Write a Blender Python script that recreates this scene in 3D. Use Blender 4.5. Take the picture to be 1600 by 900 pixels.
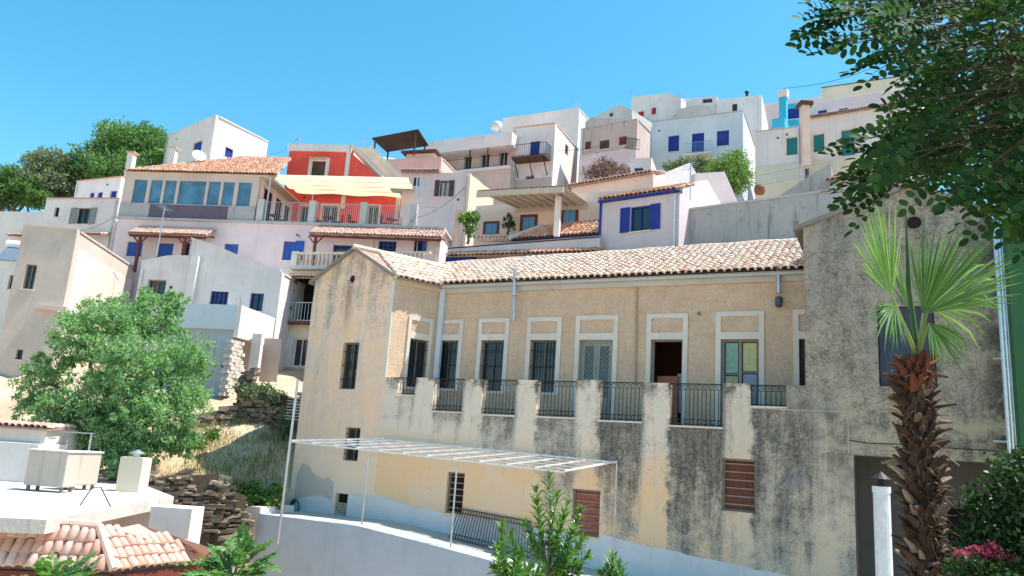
import bpy, math, random
import numpy as np
from mathutils import Vector, Matrix
random.seed(7); rng = np.random.default_rng(7)
for o in list(bpy.data.objects): bpy.data.objects.remove(o)
scn = bpy.context.scene
COL = scn.collection
# ------------------------------------------------------------------ camera
F = 1200.0                       # focal length in pixels of a 1600 wide picture
PITCH, ROLL = math.radians(12.0), math.radians(3.78)
fwd = Vector((0, math.cos(PITCH), math.sin(PITCH))); up0 = Vector((0, -math.sin(PITCH), math.cos(PITCH)))
right = Vector((1, 0, 0))*math.cos(ROLL) + up0*math.sin(ROLL)
upv = Vector((-1, 0, 0))*math.sin(ROLL) + up0*math.cos(ROLL)
cd = bpy.data.cameras.new('camera'); cam = bpy.data.objects.new('camera', cd); COL.objects.link(cam)
cd.sensor_width = 36; cd.lens = 36*F/1600; cd.clip_end = 6000; cd.clip_start = .05
cam.matrix_world = Matrix((right, upv, -fwd)).transposed().to_4x4()
scn.camera = cam
# ------------------------------------------------------------------ sky, sun, exposure
EL = math.radians(64); AZ = Vector((1, .06)).normalized()
SUN = Vector((AZ.x*math.cos(EL), AZ.y*math.cos(EL), math.sin(EL)))
w = bpy.data.worlds.new('World'); scn.world = w; w.use_nodes = True
nt = w.node_tree; nt.nodes.clear()
sky = nt.nodes.new('ShaderNodeTexSky'); sky.sky_type = 'NISHITA'; sky.sun_disc = False
sky.sun_elevation = EL; sky.sun_rotation = math.atan2(SUN.x, SUN.y)
sky.altitude = 300; sky.air_density = 1.0; sky.dust_density = 0.6; sky.ozone_density = 1.0
bg = nt.nodes.new('ShaderNodeBackground'); bg.inputs[1].default_value = 0.11
wo = nt.nodes.new('ShaderNodeOutputWorld')
hs = nt.nodes.new('ShaderNodeHueSaturation'); hs.inputs['Hue'].default_value = .472; hs.inputs['Saturation'].default_value = 1.35
nt.links.new(sky.outputs[0], hs.inputs['Color']); nt.links.new(hs.outputs[0], bg.inputs[0]); nt.links.new(bg.outputs[0], wo.inputs[0])
sl = bpy.data.lights.new('sun', 'SUN'); sl.energy = 4.4; sl.angle = math.radians(.53); sl.color = (1, .94, .85)
so = bpy.data.objects.new('sun', sl); COL.objects.link(so); so.rotation_euler = SUN.to_track_quat('Z', 'Y').to_euler(); so.location = (30, 0, 60)
scn.view_settings.view_transform = 'Standard'; scn.view_settings.look = 'None'; scn.view_settings.exposure = 1.2; scn.view_settings.gamma = 1
scn.render.resolution_x = 1024; scn.render.resolution_y = 576

# ------------------------------------------------------------------ helpers
def ray(px, py):
    d = fwd + right*((px-800)/F) + upv*((450-py)/F); return d/d.y
def pt(px, py, d): return ray(px, py)*d
class Wall:                                  # a vertical plane from A to B (plan), seen from the side of n
    def __init__(s, A, B):
        s.A = Vector((A[0], A[1])); s.B = Vector((B[0], B[1])); s.L = (s.B-s.A).length
        s.e = (s.B-s.A)/s.L; s.n = Vector((s.e.y, -s.e.x))
    def hit(s, px, py, off=0):
        r = ray(px, py); t = (s.A.dot(s.n)+off)/(r.x*s.n.x+r.y*s.n.y); p = r*t
        return (Vector((p.x, p.y))-s.A).dot(s.e), p.z
    def P(s, u, z, off=0):
        q = s.A + s.e*u + s.n*off; return Vector((q.x, q.y, z))
    def rect(s, x0, y0, x1, y1, off=0):
        cx, cy = (x0+x1)/2, (y0+y1)/2
        return (s.hit(x0, cy, off)[0], s.hit(x1, cy, off)[0], s.hit(cx, y1, off)[1], s.hit(cx, y0, off)[1])
    def side(s, D): return Wall(s.B, s.B - s.n*D)
    def shift(s, off): return Wall(s.A+s.n*off, s.B+s.n*off)
def level_wall(TL, TR, d, at='L', dr=None):
    if at == 'L':
        a = pt(*TL, d); b = pt(*TR, dr if dr else a.z/ray(*TR).z)
    else:
        b = pt(*TR, d); a = pt(*TL, dr if dr else b.z/ray(*TL).z)
    W = Wall(a, b); W.ztop = (a.z+b.z)/2; return W
class MB:
    def __init__(s): s.v = []; s.f = []; s.uv = {}
    def poly(s, pts, uv=None):
        n = len(s.v); s.v += [Vector(p) for p in pts]; s.f.append(tuple(range(n, n+len(pts))))
        if uv: s.uv[len(s.f)-1] = uv
    def obox(s, O, a, b, c):
        O = Vector(O); n = len(s.v)
        for k in range(8): s.v.append(O + (a if k & 1 else 0*a) + (b if k & 2 else 0*b) + (c if k & 4 else 0*c))
        fl = [(0, 2, 3, 1), (4, 5, 7, 6), (0, 1, 5, 4), (2, 6, 7, 3), (0, 4, 6, 2), (1, 3, 7, 5)]
        if a.cross(b).dot(c) < 0: fl = [q[::-1] for q in fl]
        s.f += [tuple(n+i for i in q) for q in fl]
    def box(s, x0, x1, y0, y1, z0, z1):
        s.obox((x0, y0, z0), Vector((x1-x0, 0, 0)), Vector((0, y1-y0, 0)), Vector((0, 0, z1-z0)))
    def wbox(s, W, u0, u1, z0, z1, o0, o1):
        s.obox(W.P(u0, z0, o0), Vector((*(W.e*(u1-u0)), 0)), Vector((0, 0, z1-z0)), Vector((*(W.n*(o1-o0)), 0)))
    def bar(s, p, q, w, h=None, upd=Vector((0, 0, 1))):      # square bar between two points
        p, q = Vector(p), Vector(q); h = h or w; d = (q-p)
        if d.length < 1e-6: return
        a = d.cross(upd)
        if a.length < 1e-4: a = d.cross(Vector((1, 0, 0)))
        a = a.normalized()*w; b = d.cross(a).normalized()*h
        s.obox(p-a/2-b/2, a, b, d)
    def tube(s, pts, rad, seg=7, cap=True):
        pts = [Vector(p) for p in pts]; n0 = len(s.v)
        if not hasattr(rad, '__len__'): rad = [rad]*len(pts)
        prev = None
        for i, p in enumerate(pts):
            d = (pts[min(i+1, len(pts)-1)]-pts[max(i-1, 0)]).normalized()
            a = d.cross(Vector((0, 0, 1))) if prev is None else prev - d*prev.dot(d)
            if a.length < 1e-3: a = d.cross(Vector((1, 0, 0)))
            a.normalize(); prev = a; b = d.cross(a)
            for k in range(seg):
                t = 2*math.pi*k/seg; s.v.append(p+(a*math.cos(t)+b*math.sin(t))*rad[i])
        for i in range(len(pts)-1):
            for k in range(seg):
                q = n0+i*seg; k2 = (k+1) % seg
                s.f.append((q+k, q+k2, q+seg+k2, q+seg+k))
        if cap:
            s.f.append(tuple(n0+k for k in range(seg))[::-1]); e = n0+(len(pts)-1)*seg; s.f.append(tuple(e+k for k in range(seg)))
    def lathe(s, c, prof, seg=12):
        n0 = len(s.v); c = Vector(c)
        for r, z in prof:
            for k in range(seg):
                t = 2*math.pi*k/seg; s.v.append(c+Vector((r*math.cos(t), r*math.sin(t), z)))
        for i in range(len(prof)-1):
            for k in range(seg):
                q = n0+i*seg; k2 = (k+1) % seg; s.f.append((q+k, q+k2, q+seg+k2, q+seg+k))
        s.f.append(tuple(n0+k for k in range(seg))[::-1]); e = n0+(len(prof)-1)*seg; s.f.append(tuple(e+k for k in range(seg)))
    def mesh(s, name, mat, off=Vector(), smooth=False):
        me = bpy.data.meshes.new(name); me.from_pydata([tuple(v-off) for v in s.v], [], s.f)
        if s.uv:
            L = me.uv_layers.new(name='UVMap')
            for fi, uvs in s.uv.items():
                p = me.polygons[fi]
                for k, li in enumerate(p.loop_indices): L.data[li].uv = uvs[k]
        if smooth: me.polygons.foreach_set('use_smooth', [True]*len(me.polygons))
        me.materials.append(mat); return me
    def build(s, name, mat, parent=None, smooth=False, kind=None, label=None):
        base = wloc(parent) if parent else Vector()
        if not s.f: return None
        o = bpy.data.objects.new(name, s.mesh(name, mat, base, smooth)); COL.objects.link(o)
        if parent: o.parent = parent
        if kind: o['kind'] = kind
        if label: o['label'] = label
        return o
def wloc(o):
    v = Vector()
    while o: v = v + o.location; o = o.parent
    return v
def thing(name, label, cat, loc, group=None):
    o = bpy.data.objects.new(name, None); COL.objects.link(o); o.location = loc; o.empty_display_size = .3
    o['label'] = label; o['category'] = cat; o['kind'] = 'thing'
    if group: o['group'] = group
    return o
def tag(o, label, cat, group=None):
    o['label'] = label; o['category'] = cat
    if group: o['group'] = group
    return o
def npmesh(name, V, Fq, mat, parent=None, kind=None, smooth=False):
    base = wloc(parent) if parent else Vector()
    V = np.asarray(V, np.float32) - np.array(base, np.float32); Fq = np.asarray(Fq, np.int32)
    me = bpy.data.meshes.new(name); k = Fq.shape[1]
    me.vertices.add(len(V)); me.vertices.foreach_set('co', V.ravel())
    me.loops.add(Fq.size); me.loops.foreach_set('vertex_index', Fq.ravel())
    me.polygons.add(len(Fq)); me.polygons.foreach_set('loop_start', np.arange(0, Fq.size, k, dtype=np.int32))
    me.polygons.foreach_set('loop_total', np.full(len(Fq), k, np.int32))
    if smooth: me.polygons.foreach_set('use_smooth', np.ones(len(Fq), bool))
    me.update(calc_edges=True); me.validate(); me.materials.append(mat)
    o = bpy.data.objects.new(name, me); COL.objects.link(o)
    if parent: o.parent = parent
    if kind: o['kind'] = kind
    return o

# ------------------------------------------------------------------ materials
class NT:
    def __init__(s, name):
        s.m = bpy.data.materials.new(name); s.m.use_nodes = True; s.t = s.m.node_tree; s.b = s.t.nodes['Principled BSDF']
        s.b.inputs['Specular IOR Level'].default_value = .25
    def n(s, ty, **kw):
        x = s.t.nodes.new(ty)
        for k, v in kw.items():
            if k in x.inputs.keys() or isinstance(k, int): x.inputs[k].default_value = v
            else: setattr(x, k, v)
        return x
    def l(s, a, b): s.t.links.new(a, b)
    def coord(s, which='Object', scale=(1, 1, 1)):
        c = s.n('ShaderNodeTexCoord'); m = s.n('ShaderNodeMapping'); m.inputs['Scale'].default_value = scale
        s.l(c.outputs[which], m.inputs[0]); return m.outputs[0]
    def noise(s, vec, scale, det=5, rough=.6, dist=0):
        x = s.n('ShaderNodeTexNoise'); x.inputs['Scale'].default_value = scale; x.inputs['Detail'].default_value = det
        x.inputs['Roughness'].default_value = rough; x.inputs['Distortion'].default_value = dist; s.l(vec, x.inputs['Vector']); return x.outputs['Fac']
    def ramp(s, fac, a, b, lo=0., hi=1.):
        x = s.n('ShaderNodeMapRange', interpolation_type='SMOOTHSTEP'); s.l(fac, x.inputs[0])
        x.inputs[1].default_value = a; x.inputs[2].default_value = b; x.inputs[3].default_value = lo; x.inputs[4].default_value = hi; return x.outputs[0]
    def math(s, op, a, b=0.):
        x = s.n('ShaderNodeMath', operation=op)
        for i, q in enumerate((a, b)):
            if isinstance(q, (int, float)): x.inputs[i].default_value = q
            else: s.l(q, x.inputs[i])
        return x.outputs[0]
    def mix(s, fac, a, b, mode='MIX'):
        x = s.n('ShaderNodeMix', data_type='RGBA', blend_type=mode)
        if isinstance(fac, (int, float)): x.inputs[0].default_value = fac
        else: s.l(fac, x.inputs[0])
        for i, q in ((6, a), (7, b)):
            if isinstance(q, (tuple, list)): x.inputs[i].default_value = (*q[:3], 1)
            else: s.l(q, x.inputs[i])
        return x.outputs[2]
    def bump(s, h, strength=.3, dist=.02):
        x = s.n('ShaderNodeBump'); x.inputs['Strength'].default_value = strength; x.inputs['Distance'].default_value = dist
        s.l(h, x.inputs['Height']); s.l(x.outputs[0], s.b.inputs['Normal'])
    def out(s, col, rough=.9):
        if isinstance(col, (tuple, list)): s.b.inputs['Base Color'].default_value = (*col, 1)
        else: s.l(col, s.b.inputs['Base Color'])
        if isinstance(rough, (int, float)): s.b.inputs['Roughness'].default_value = rough
        else: s.l(rough, s.b.inputs['Roughness'])
        return s.m
MATS = {}
def plaster(name, col, dirt=.35, dirtcol=None, bump=.35, patch=.12):
    if name in MATS: return MATS[name]
    t = NT(name); v = t.coord('Object'); vs = t.coord('Object', (2.2, 2.2, .22))
    big = t.noise(v, .55, 4); fine = t.noise(v, 14, 4); streak = t.noise(vs, 1.6, 5, .65); mott = t.noise(v, 2.6, 6, .7)
    dc = dirtcol or tuple(c*.5 for c in col)
    c = t.mix(t.ramp(big, .35, .7, 0, 1), tuple(x*(1-patch) for x in col), col)
    c = t.mix(t.ramp(mott, .52, .78, 0, dirt*.55), c, dc)
    c = t.mix(t.ramp(streak, .53, .8, 0, dirt), c, dc)
    t.bump(t.math('ADD', t.math('MULTIPLY', mott, 1.2), fine), bump, .03)
    MATS[name] = t.out(c, .92); return MATS[name]
def flat(name, col, rough=.6, metal=0, var=.12, scale=6, bump=0):
    if name in MATS: return MATS[name]
    t = NT(name); v = t.coord('Object'); n = t.noise(v, scale, 5, .65)
    c = t.mix(t.ramp(n, .3, .75), tuple(x*(1-var) for x in col), tuple(min(1, x*(1+var)) for x in col))
    if bump: t.bump(n, bump, .02)
    t.b.inputs['Metallic'].default_value = metal
    MATS[name] = t.out(c, rough); return MATS[name]
def wood(name, col, rough=.7):
    if name in MATS: return MATS[name]
    t = NT(name); n = t.noise(t.coord('Object', (9, 9, .9)), 3, 6, .7); g = t.noise(t.coord('Object'), 1.2, 4)
    c = t.mix(t.ramp(n, .3, .7), tuple(x*.68 for x in col), col); c = t.mix(t.ramp(g, .5, .8, 0, .3), c, tuple(.5*x+.12 for x in col))
    t.bump(n, .25, .01); MATS[name] = t.out(c, rough); return MATS[name]
def glass(name, col=(.03, .045, .06), rough=.06):
    if name in MATS: return MATS[name]
    t = NT(name); n = t.noise(t.coord('Object'), 1.3, 3); t.b.inputs['Specular IOR Level'].default_value = .6
    c = t.mix(t.ramp(n, .35, .7), tuple(x*.6 for x in col), col); MATS[name] = t.out(c, rough); return MATS[name]
def tilemat(name, c1, c2, c3):
    if name in MATS: return MATS[name]
    t = NT(name); oi = t.n('ShaderNodeObjectInfo'); ge = t.n('ShaderNodeNewGeometry')
    r = t.math('FRACT', t.math('ADD', oi.outputs['Random'], t.math('MULTIPLY', ge.outputs['Random Per Island'], 7.31)))
    n = t.noise(t.coord('Object'), 5, 5, .7); n2 = t.noise(t.coord('Object'), 22, 4, .7)
    c = t.mix(t.ramp(r, .1, .75), c1, c2); c = t.mix(t.ramp(r, .86, .99), c, c3)
    c = t.mix(t.ramp(n, .5, .78, 0, .45), c, tuple(.5*a for a in c1)); c = t.mix(t.ramp(n2, .6, .78, 0, .35), c, (.55, .5, .44))
    t.bump(n2, .3, .01); MATS[name] = t.out(c, .88); return MATS[name]
def leafmat(name, c1, c2, trans=.35, c3=None, rough=.5):
    if name in MATS: return MATS[name]
    t = NT(name); ge = t.n('ShaderNodeNewGeometry'); n = t.noise(t.coord('Object'), .9, 3)
    c = t.mix(t.ramp(ge.outputs['Random Per Island'], 0, 1), c1, c2)
    if c3: c = t.mix(t.ramp(n, .5, .72, 0, .7), c, c3)
    t.out(c, rough); t.b.inputs['Specular IOR Level'].default_value = .35
    tr = t.n('ShaderNodeBsdfTranslucent'); mx = t.n('ShaderNodeMixShader'); mx.inputs[0].default_value = trans
    cc = t.mix(1.0, c, (1.25, 1.3, .55), 'MULTIPLY'); t.l(cc, tr.inputs[0])
    t.l(t.b.outputs[0], mx.inputs[1]); t.l(tr.outputs[0], mx.inputs[2]); t.l(mx.outputs[0], t.t.nodes['Material Output'].inputs[0])
    MATS[name] = t.m; return t.m
WHITE = plaster('white plaster', (.76, .69, .675), .7, (.46, .42, .40))
WHITE2 = plaster('lime white', (.76, .70, .675), .6, (.5, .46, .43))
PINK = plaster('pale pink plaster', (.70, .57, .575), .6, (.52, .41, .41))
LAV = plaster('lavender plaster', (.66, .565, .58), .5, (.46, .41, .42))
BEIGE = plaster('beige cement', (.60, .50, .44), .45, (.30, .27, .25))
BLUEWH = plaster('blue white tone', (.60, .66, .72), .35, (.38, .42, .45))  # colours the balcony front's blue shade; on the pilaster its own tone
CREAM = plaster('cream plaster', (.72, .64, .50), .3, (.45, .38, .3))
GREYC = plaster('grey concrete', (.46, .44, .42), 1., (.13, .125, .12))
GREYL = plaster('light grey cement', (.52, .50, .48), .4, (.3, .29, .28))
REDP = plaster('red plaster', (.86, .105, .075), .25, (.42, .06, .05), patch=.2)
PEACH = plaster('peach plaster', (.80, .60, .51), .25, (.52, .4, .35))
ROUGHST = plaster('rough stone render', (.50, .44, .40), .8, (.22, .19, .17), 1.0)
TRIM = plaster('white trim', (.72, .65, .58), .5, (.42, .40, .37))
BLUE = wood('blue paint', (.035, .10, .40)); DBLUE = wood('deep blue paint', (.022, .05, .30)); LBLUE = wood('light blue paint', (.13, .32, .52))
TEAL = wood('teal paint', (.02, .23, .26)); CYAN = flat('cyan paint', (.05, .42, .60), .6)
GREYSH = wood('grey shutter paint', (.26, .29, .29)); BROWNW = wood('dark brown wood', (.10, .06, .045)); REDW = wood('red brown wood', (.17, .045, .035))
REDSH = wood('red shutter paint', (.5, .03, .03)); OLDW = wood('weathered wood', (.26, .22, .18))
GLASS = glass('dark glass'); IRON = flat('black iron', (.025, .024, .025), .55, .3); RUST = flat('rusty iron', (.10, .055, .04), .8, .2, .3)
METAL = flat('galvanised metal', (.5, .52, .54), .38, .8); PIPEW = flat('white pipe', (.66, .70, .74), .45)
DARKIN = flat('dark interior', (.02, .017, .015), .95)  # near-black colour stands in for the shade inside openings
TILE1 = tilemat('old pale tile', (.66, .47, .37), (.76, .61, .51), (.62, .33, .24))
TILE2 = tilemat('orange tile', (.55, .24, .15), (.66, .38, .26), (.6, .5, .42))
TILE3 = tilemat('red tile', (.60, .335, .26), (.68, .44, .36), (.68, .50, .42))
MORTAR = flat('tile bedding', (.30, .22, .18), .95, 0, .3, 4)

# ------------------------------------------------------------------ shared builders
def wpanel(mb, W, u0, u1, z0, prof, holes=(), off=0., rev=.2, sub=None):
    """wall face with rectangular openings and their reveals; prof is a height or the (u, z) outline of the top"""
    if not isinstance(prof, (list, tuple)): prof = [(u0, prof), (u1, prof)]
    pu = [p[0] for p in prof]; pz = [p[1] for p in prof]; top = lambda u: float(np.interp(u, pu, pz))
    us = sorted({u0, u1} | {x for h in holes for x in h[:2] if u0 < x < u1} | {x for x in pu if u0 < x < u1})
    for i in range(len(us)-1):
        a, b = us[i], us[i+1]; m = (a+b)/2; lim = min(top(a), top(b))
        zs = sorted({z0} | {x for h in holes if h[0] < m < h[1] for x in h[2:4] if z0 < x < lim-1e-4}); zs.append(None)
        for j in range(len(zs)-1):
            c, d = zs[j], zs[j+1]; da, db = (top(a), top(b)) if d is None else (d, d); k = (c+min(da, db))/2
            if any(h[0] < m < h[1] and h[2] < k < h[3] for h in holes): continue
            mb.poly([W.P(a, c, off), W.P(b, c, off), W.P(b, db, off), W.P(a, da, off)], [(a, c), (b, c), (b, db), (a, da)])
    for (a, b, c, d) in [h[:4] for h in holes]:
        for q in (((a, c), (a, d)), ((b, d), (b, c)), ((a, d), (b, d)), ((b, c), (a, c))):
            (p0, q0), (p1, q1) = q
            mb.poly([W.P(p0, q0, off), W.P(p1, q1, off), W.P(p1, q1, off-rev), W.P(p0, q0, off-rev)], [(p0, q0), (p1, q1), (p1, q1), (p0, q0)])
def leafbox(mb, W, u0, u1, z0, z1, o, th=.035, slats=0):
    """a shutter or door leaf with a raised frame and, if asked, slats"""
    f = min(.07, (u1-u0)*.16)
    mb.wbox(W, u0, u1, z0, z1, o-th, o-th*.35)
    mb.wbox(W, u0, u0+f, z0, z1, o-th*.35, o); mb.wbox(W, u1-f, u1, z0, z1, o-th*.35, o)
    for z in (z0, (z0+z1)/2-f/2, z1-f): mb.wbox(W, u0+f, u1-f, z, z+f, o-th*.35, o)
    if slats:
        n = int(slats)
        for i in range(n):
            z = z0+f+(z1-z0-2*f)*(i+.2)/n; mb.wbox(W, u0+f, u1-f, z, z+(z1-z0)/n*.5, o-th*.35, o-th*.1)
def window(T, W, r, style='shut', col=None, frame=None, off=0., rev=.16, trim=None, label=None, pane=None, slats=0, name='window', sill=False):
    u0, u1, z0, z1 = r; col = col or BLUE; frame = frame or col; o = off-rev
    f = MB(); t = min(.06, (u1-u0)*.1)
    f.wbox(W, u0, u0+t, z0, z1, o-.04, o+.03); f.wbox(W, u1-t, u1, z0, z1, o-.04, o+.03)
    f.wbox(W, u0+t, u1-t, z1-t, z1, o-.04, o+.03); f.wbox(W, u0+t, u1-t, z0, z0+t, o-.04, o+.03)
    m = (u0+u1)/2
    if style in ('glass', 'open', 'bars', 'grid'):
        f.wbox(W, m-t*.4, m+t*.4, z0+t, z1-t, o-.03, o+.025)
        if style == 'grid':
            for k in (1, 2): z = z0+(z1-z0)*k/3; f.wbox(W, u0+t, u1-t, z-t*.3, z+t*.3, o-.03, o+.022)
            for k in (.25, .75): u = u0+(u1-u0)*k; f.wbox(W, u-t*.3, u+t*.3, z0+t, z1-t, o-.03, o+.02)
    wi = f.build(name, frame, T, label=label)
    p = MB(); p.wbox(W, u0+t*.5, u1-t*.5, z0+t*.5, z1-t*.5, o-.06, o-.045); p.build('pane', pane or GLASS, wi)
    if style == 'shut':
        for a, b in ((u0+t*.6, m-.006), (m+.006, u1-t*.6)):
            q = MB(); leafbox(q, W, a, b, z0+t*.5, z1-t*.5, o+.075, .035, slats); q.build('shutter', col, wi)
    elif style == 'open':
        h = (u1-u0)/2
        for a, b in ((u0-h, u0-.02), (u1+.02, u1+h)):
            q = MB(); leafbox(q, W, a, b, z0, z1, off+.065, .04, slats); q.build('shutter', col, wi)
    elif style == 'bars':
        q = MB(); n = max(4, int((u1-u0)/.13))
        for i in range(1, n): u = u0+(u1-u0)*i/n; q.wbox(W, u-.009, u+.009, z0, z1, off-.06, off-.042)
        for k in (.2, .5, .8): z = z0+(z1-z0)*k; q.wbox(W, u0, u1, z-.012, z+.012, off-.064, off-.038)
        q.build('bars', IRON, wi)
    if trim:
        q = MB(); k = trim[1]
        q.wbox(W, u0-k, u0, z0, z1+k, off, off+.03); q.wbox(W, u1, u1+k, z0, z1+k, off, off+.03); q.wbox(W, u0, u1, z1, z1+k, off, off+.03)
        q.build('surround', trim[0], wi)
    if sill:
        q = MB(); q.wbox(W, u0-.06, u1+.06, z0-.06, z0, off, off+.07); q.build('sill', TRIM, wi)
    return wi
def tile_mesh_pts(tw, tl):
    prof = []; k = 6
    V = []
    for y, r, lift in ((0, .60, .035), (tl*1.16, .47, .012)):
        for i in range(k+1):
            t = math.pi*i/k; V.append((-math.cos(t)*r*tw, y, math.sin(t)*r*tw*.85+lift))
    for i in range(k+1):
        t = math.pi*i/k; V.append((-math.cos(t)*.45*tw, .0, math.sin(t)*.45*tw*.8+.02))
    Fc = [(i+1, i, k+1+i, k+2+i) for i in range(k)] + [(i, i+1, 2*k+3+i, 2*k+2+i) for i in range(k)]
    return V, Fc
def tile_field(T, O, a, s, Wd, S, tw, tl, mat, clip=None, indiv=0, key=None, deck=True, deckpoly=None):
    """barrel tiles laid in courses over a sloping plane; single objects for the largest in view, the rest one mesh"""
    a = Vector(a).normalized(); s = Vector(s).normalized(); n = a.cross(s)
    if n.z < 0: n = -n
    a2 = s.cross(n); V, Fc = tile_mesh_pts(tw, tl); nc = max(1, int(round(Wd/tw))); nr = max(1, int(round(S/tl))); cw = Wd/nc; tl2 = S/nr
    lst = []
    for j in range(nr):
        for i in range(nc):
            u = (i+.5)*cw; v = j*tl2
            if clip and not clip(u, v+tl2*.5): continue
            u += random.gauss(0, cw*.05); v += random.gauss(0, tl2*.05); lst.append((u, v, random.gauss(0, .045), random.uniform(-.006, .012)))
    def mat4(t):
        u, v, rz, h = t; c, sn = math.cos(rz), math.sin(rz)
        x = a2*c + s*sn; y = -a2*sn + s*c; p = O + a*u + s*v + n*h
        return Matrix(((x.x, y.x, n.x, p.x), (x.y, y.y, n.y, p.y), (x.z, y.z, n.z, p.z), (0, 0, 0, 1)))
    base = wloc(T); roof = T
    if deck:
        d = MB()
        if deckpoly: d.poly([p+n*.004 for p in deckpoly]); d.poly([p-n*.06 for p in deckpoly][::-1])
        else: d.obox(O-n*.06, a*Wd, s*S, n*.065)
        roof = d.build('roof', MORTAR, T)
    if indiv:
        if key: lst.sort(key=key)
        me = bpy.data.meshes.new('tile'); me.from_pydata(V, [], Fc); me.polygons.foreach_set('use_smooth', [i < 6 for i in range(len(Fc))]); me.materials.append(mat)
        for t in lst[:indiv]:
            o = bpy.data.objects.new('roof_tile', me); COL.objects.link(o); o.parent = roof; M = mat4(t); M.translation -= base; o.matrix_local = M
    rest = lst[indiv:]
    if rest:
        P = np.array([mat4(t)[:3] for t in rest]); P = np.array([[list(r) for r in q] for q in P]); VV = np.array(V)
        X = np.einsum('tij,vj->tvi', P[:, :, :3], VV) + P[:, None, :, 3]
        FF = np.array(Fc)[None] + (np.arange(len(rest))*len(V))[:, None, None]
        npmesh('roof_tiles', X.reshape(-1, 3), FF.reshape(-1, 4), mat, roof, 'stuff', True)
    return roof
def tile_shed(T, W, u0, u1, z, off, run, rise, tw, mat, tl=.36):
    """tiled lean-to on a wall: eave at off, climbing towards the wall"""
    O = W.P(u0, z, off); a = Vector((*W.e, 0)); s = Vector((*(-W.n*run), rise))
    return tile_field(T, O, a, s, u1-u0, s.length, tw, tl, mat)
def railing(T, p, q, h, n, mat, r=.012, name='railing'):
    p, q = Vector(p), Vector(q); m = MB(); U = Vector((0, 0, h))
    m.bar(p+U, q+U, .04, .03); m.bar(p+U*.08, q+U*.08, .03, .025)
    for i in range(n+1): b = p+(q-p)*i/n; m.bar(b, b+U, r*1.6)
    return m.build(name, mat, T)
def gz(x, y):
    z = float(np.interp(y, [-80, 8, 18, 24, 28, 31, 34, 40, 46, 60, 75, 90, 110, 180, 400, 1500], [-9, -5.2, -5.6, -4.4, -2.4, -.7, 1.2, 3.4, 5.6, 13, 22, 27, 30, 20, -30, -60]))
    if y > 46:
        cap = float(np.interp(x/y, [-.75, -.5, -.25, -.05, .2, .5, .8], [14, 16.5, 17, 21, 27, 28, 28])); z = min(z, cap)
    k = min(1, max(0, (x-float(np.interp(y, [28.5, 32], [-10.4, -8.5])))/float(np.interp(y, [28.5, 32], [1.6, 3.5])))); k = k*k*(3-2*k)
    if 14 < y < 42: z -= 3.2*k*min(1, max(0, (42-y)/6))*min(1, (y-14)/5)
    return z
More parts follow.
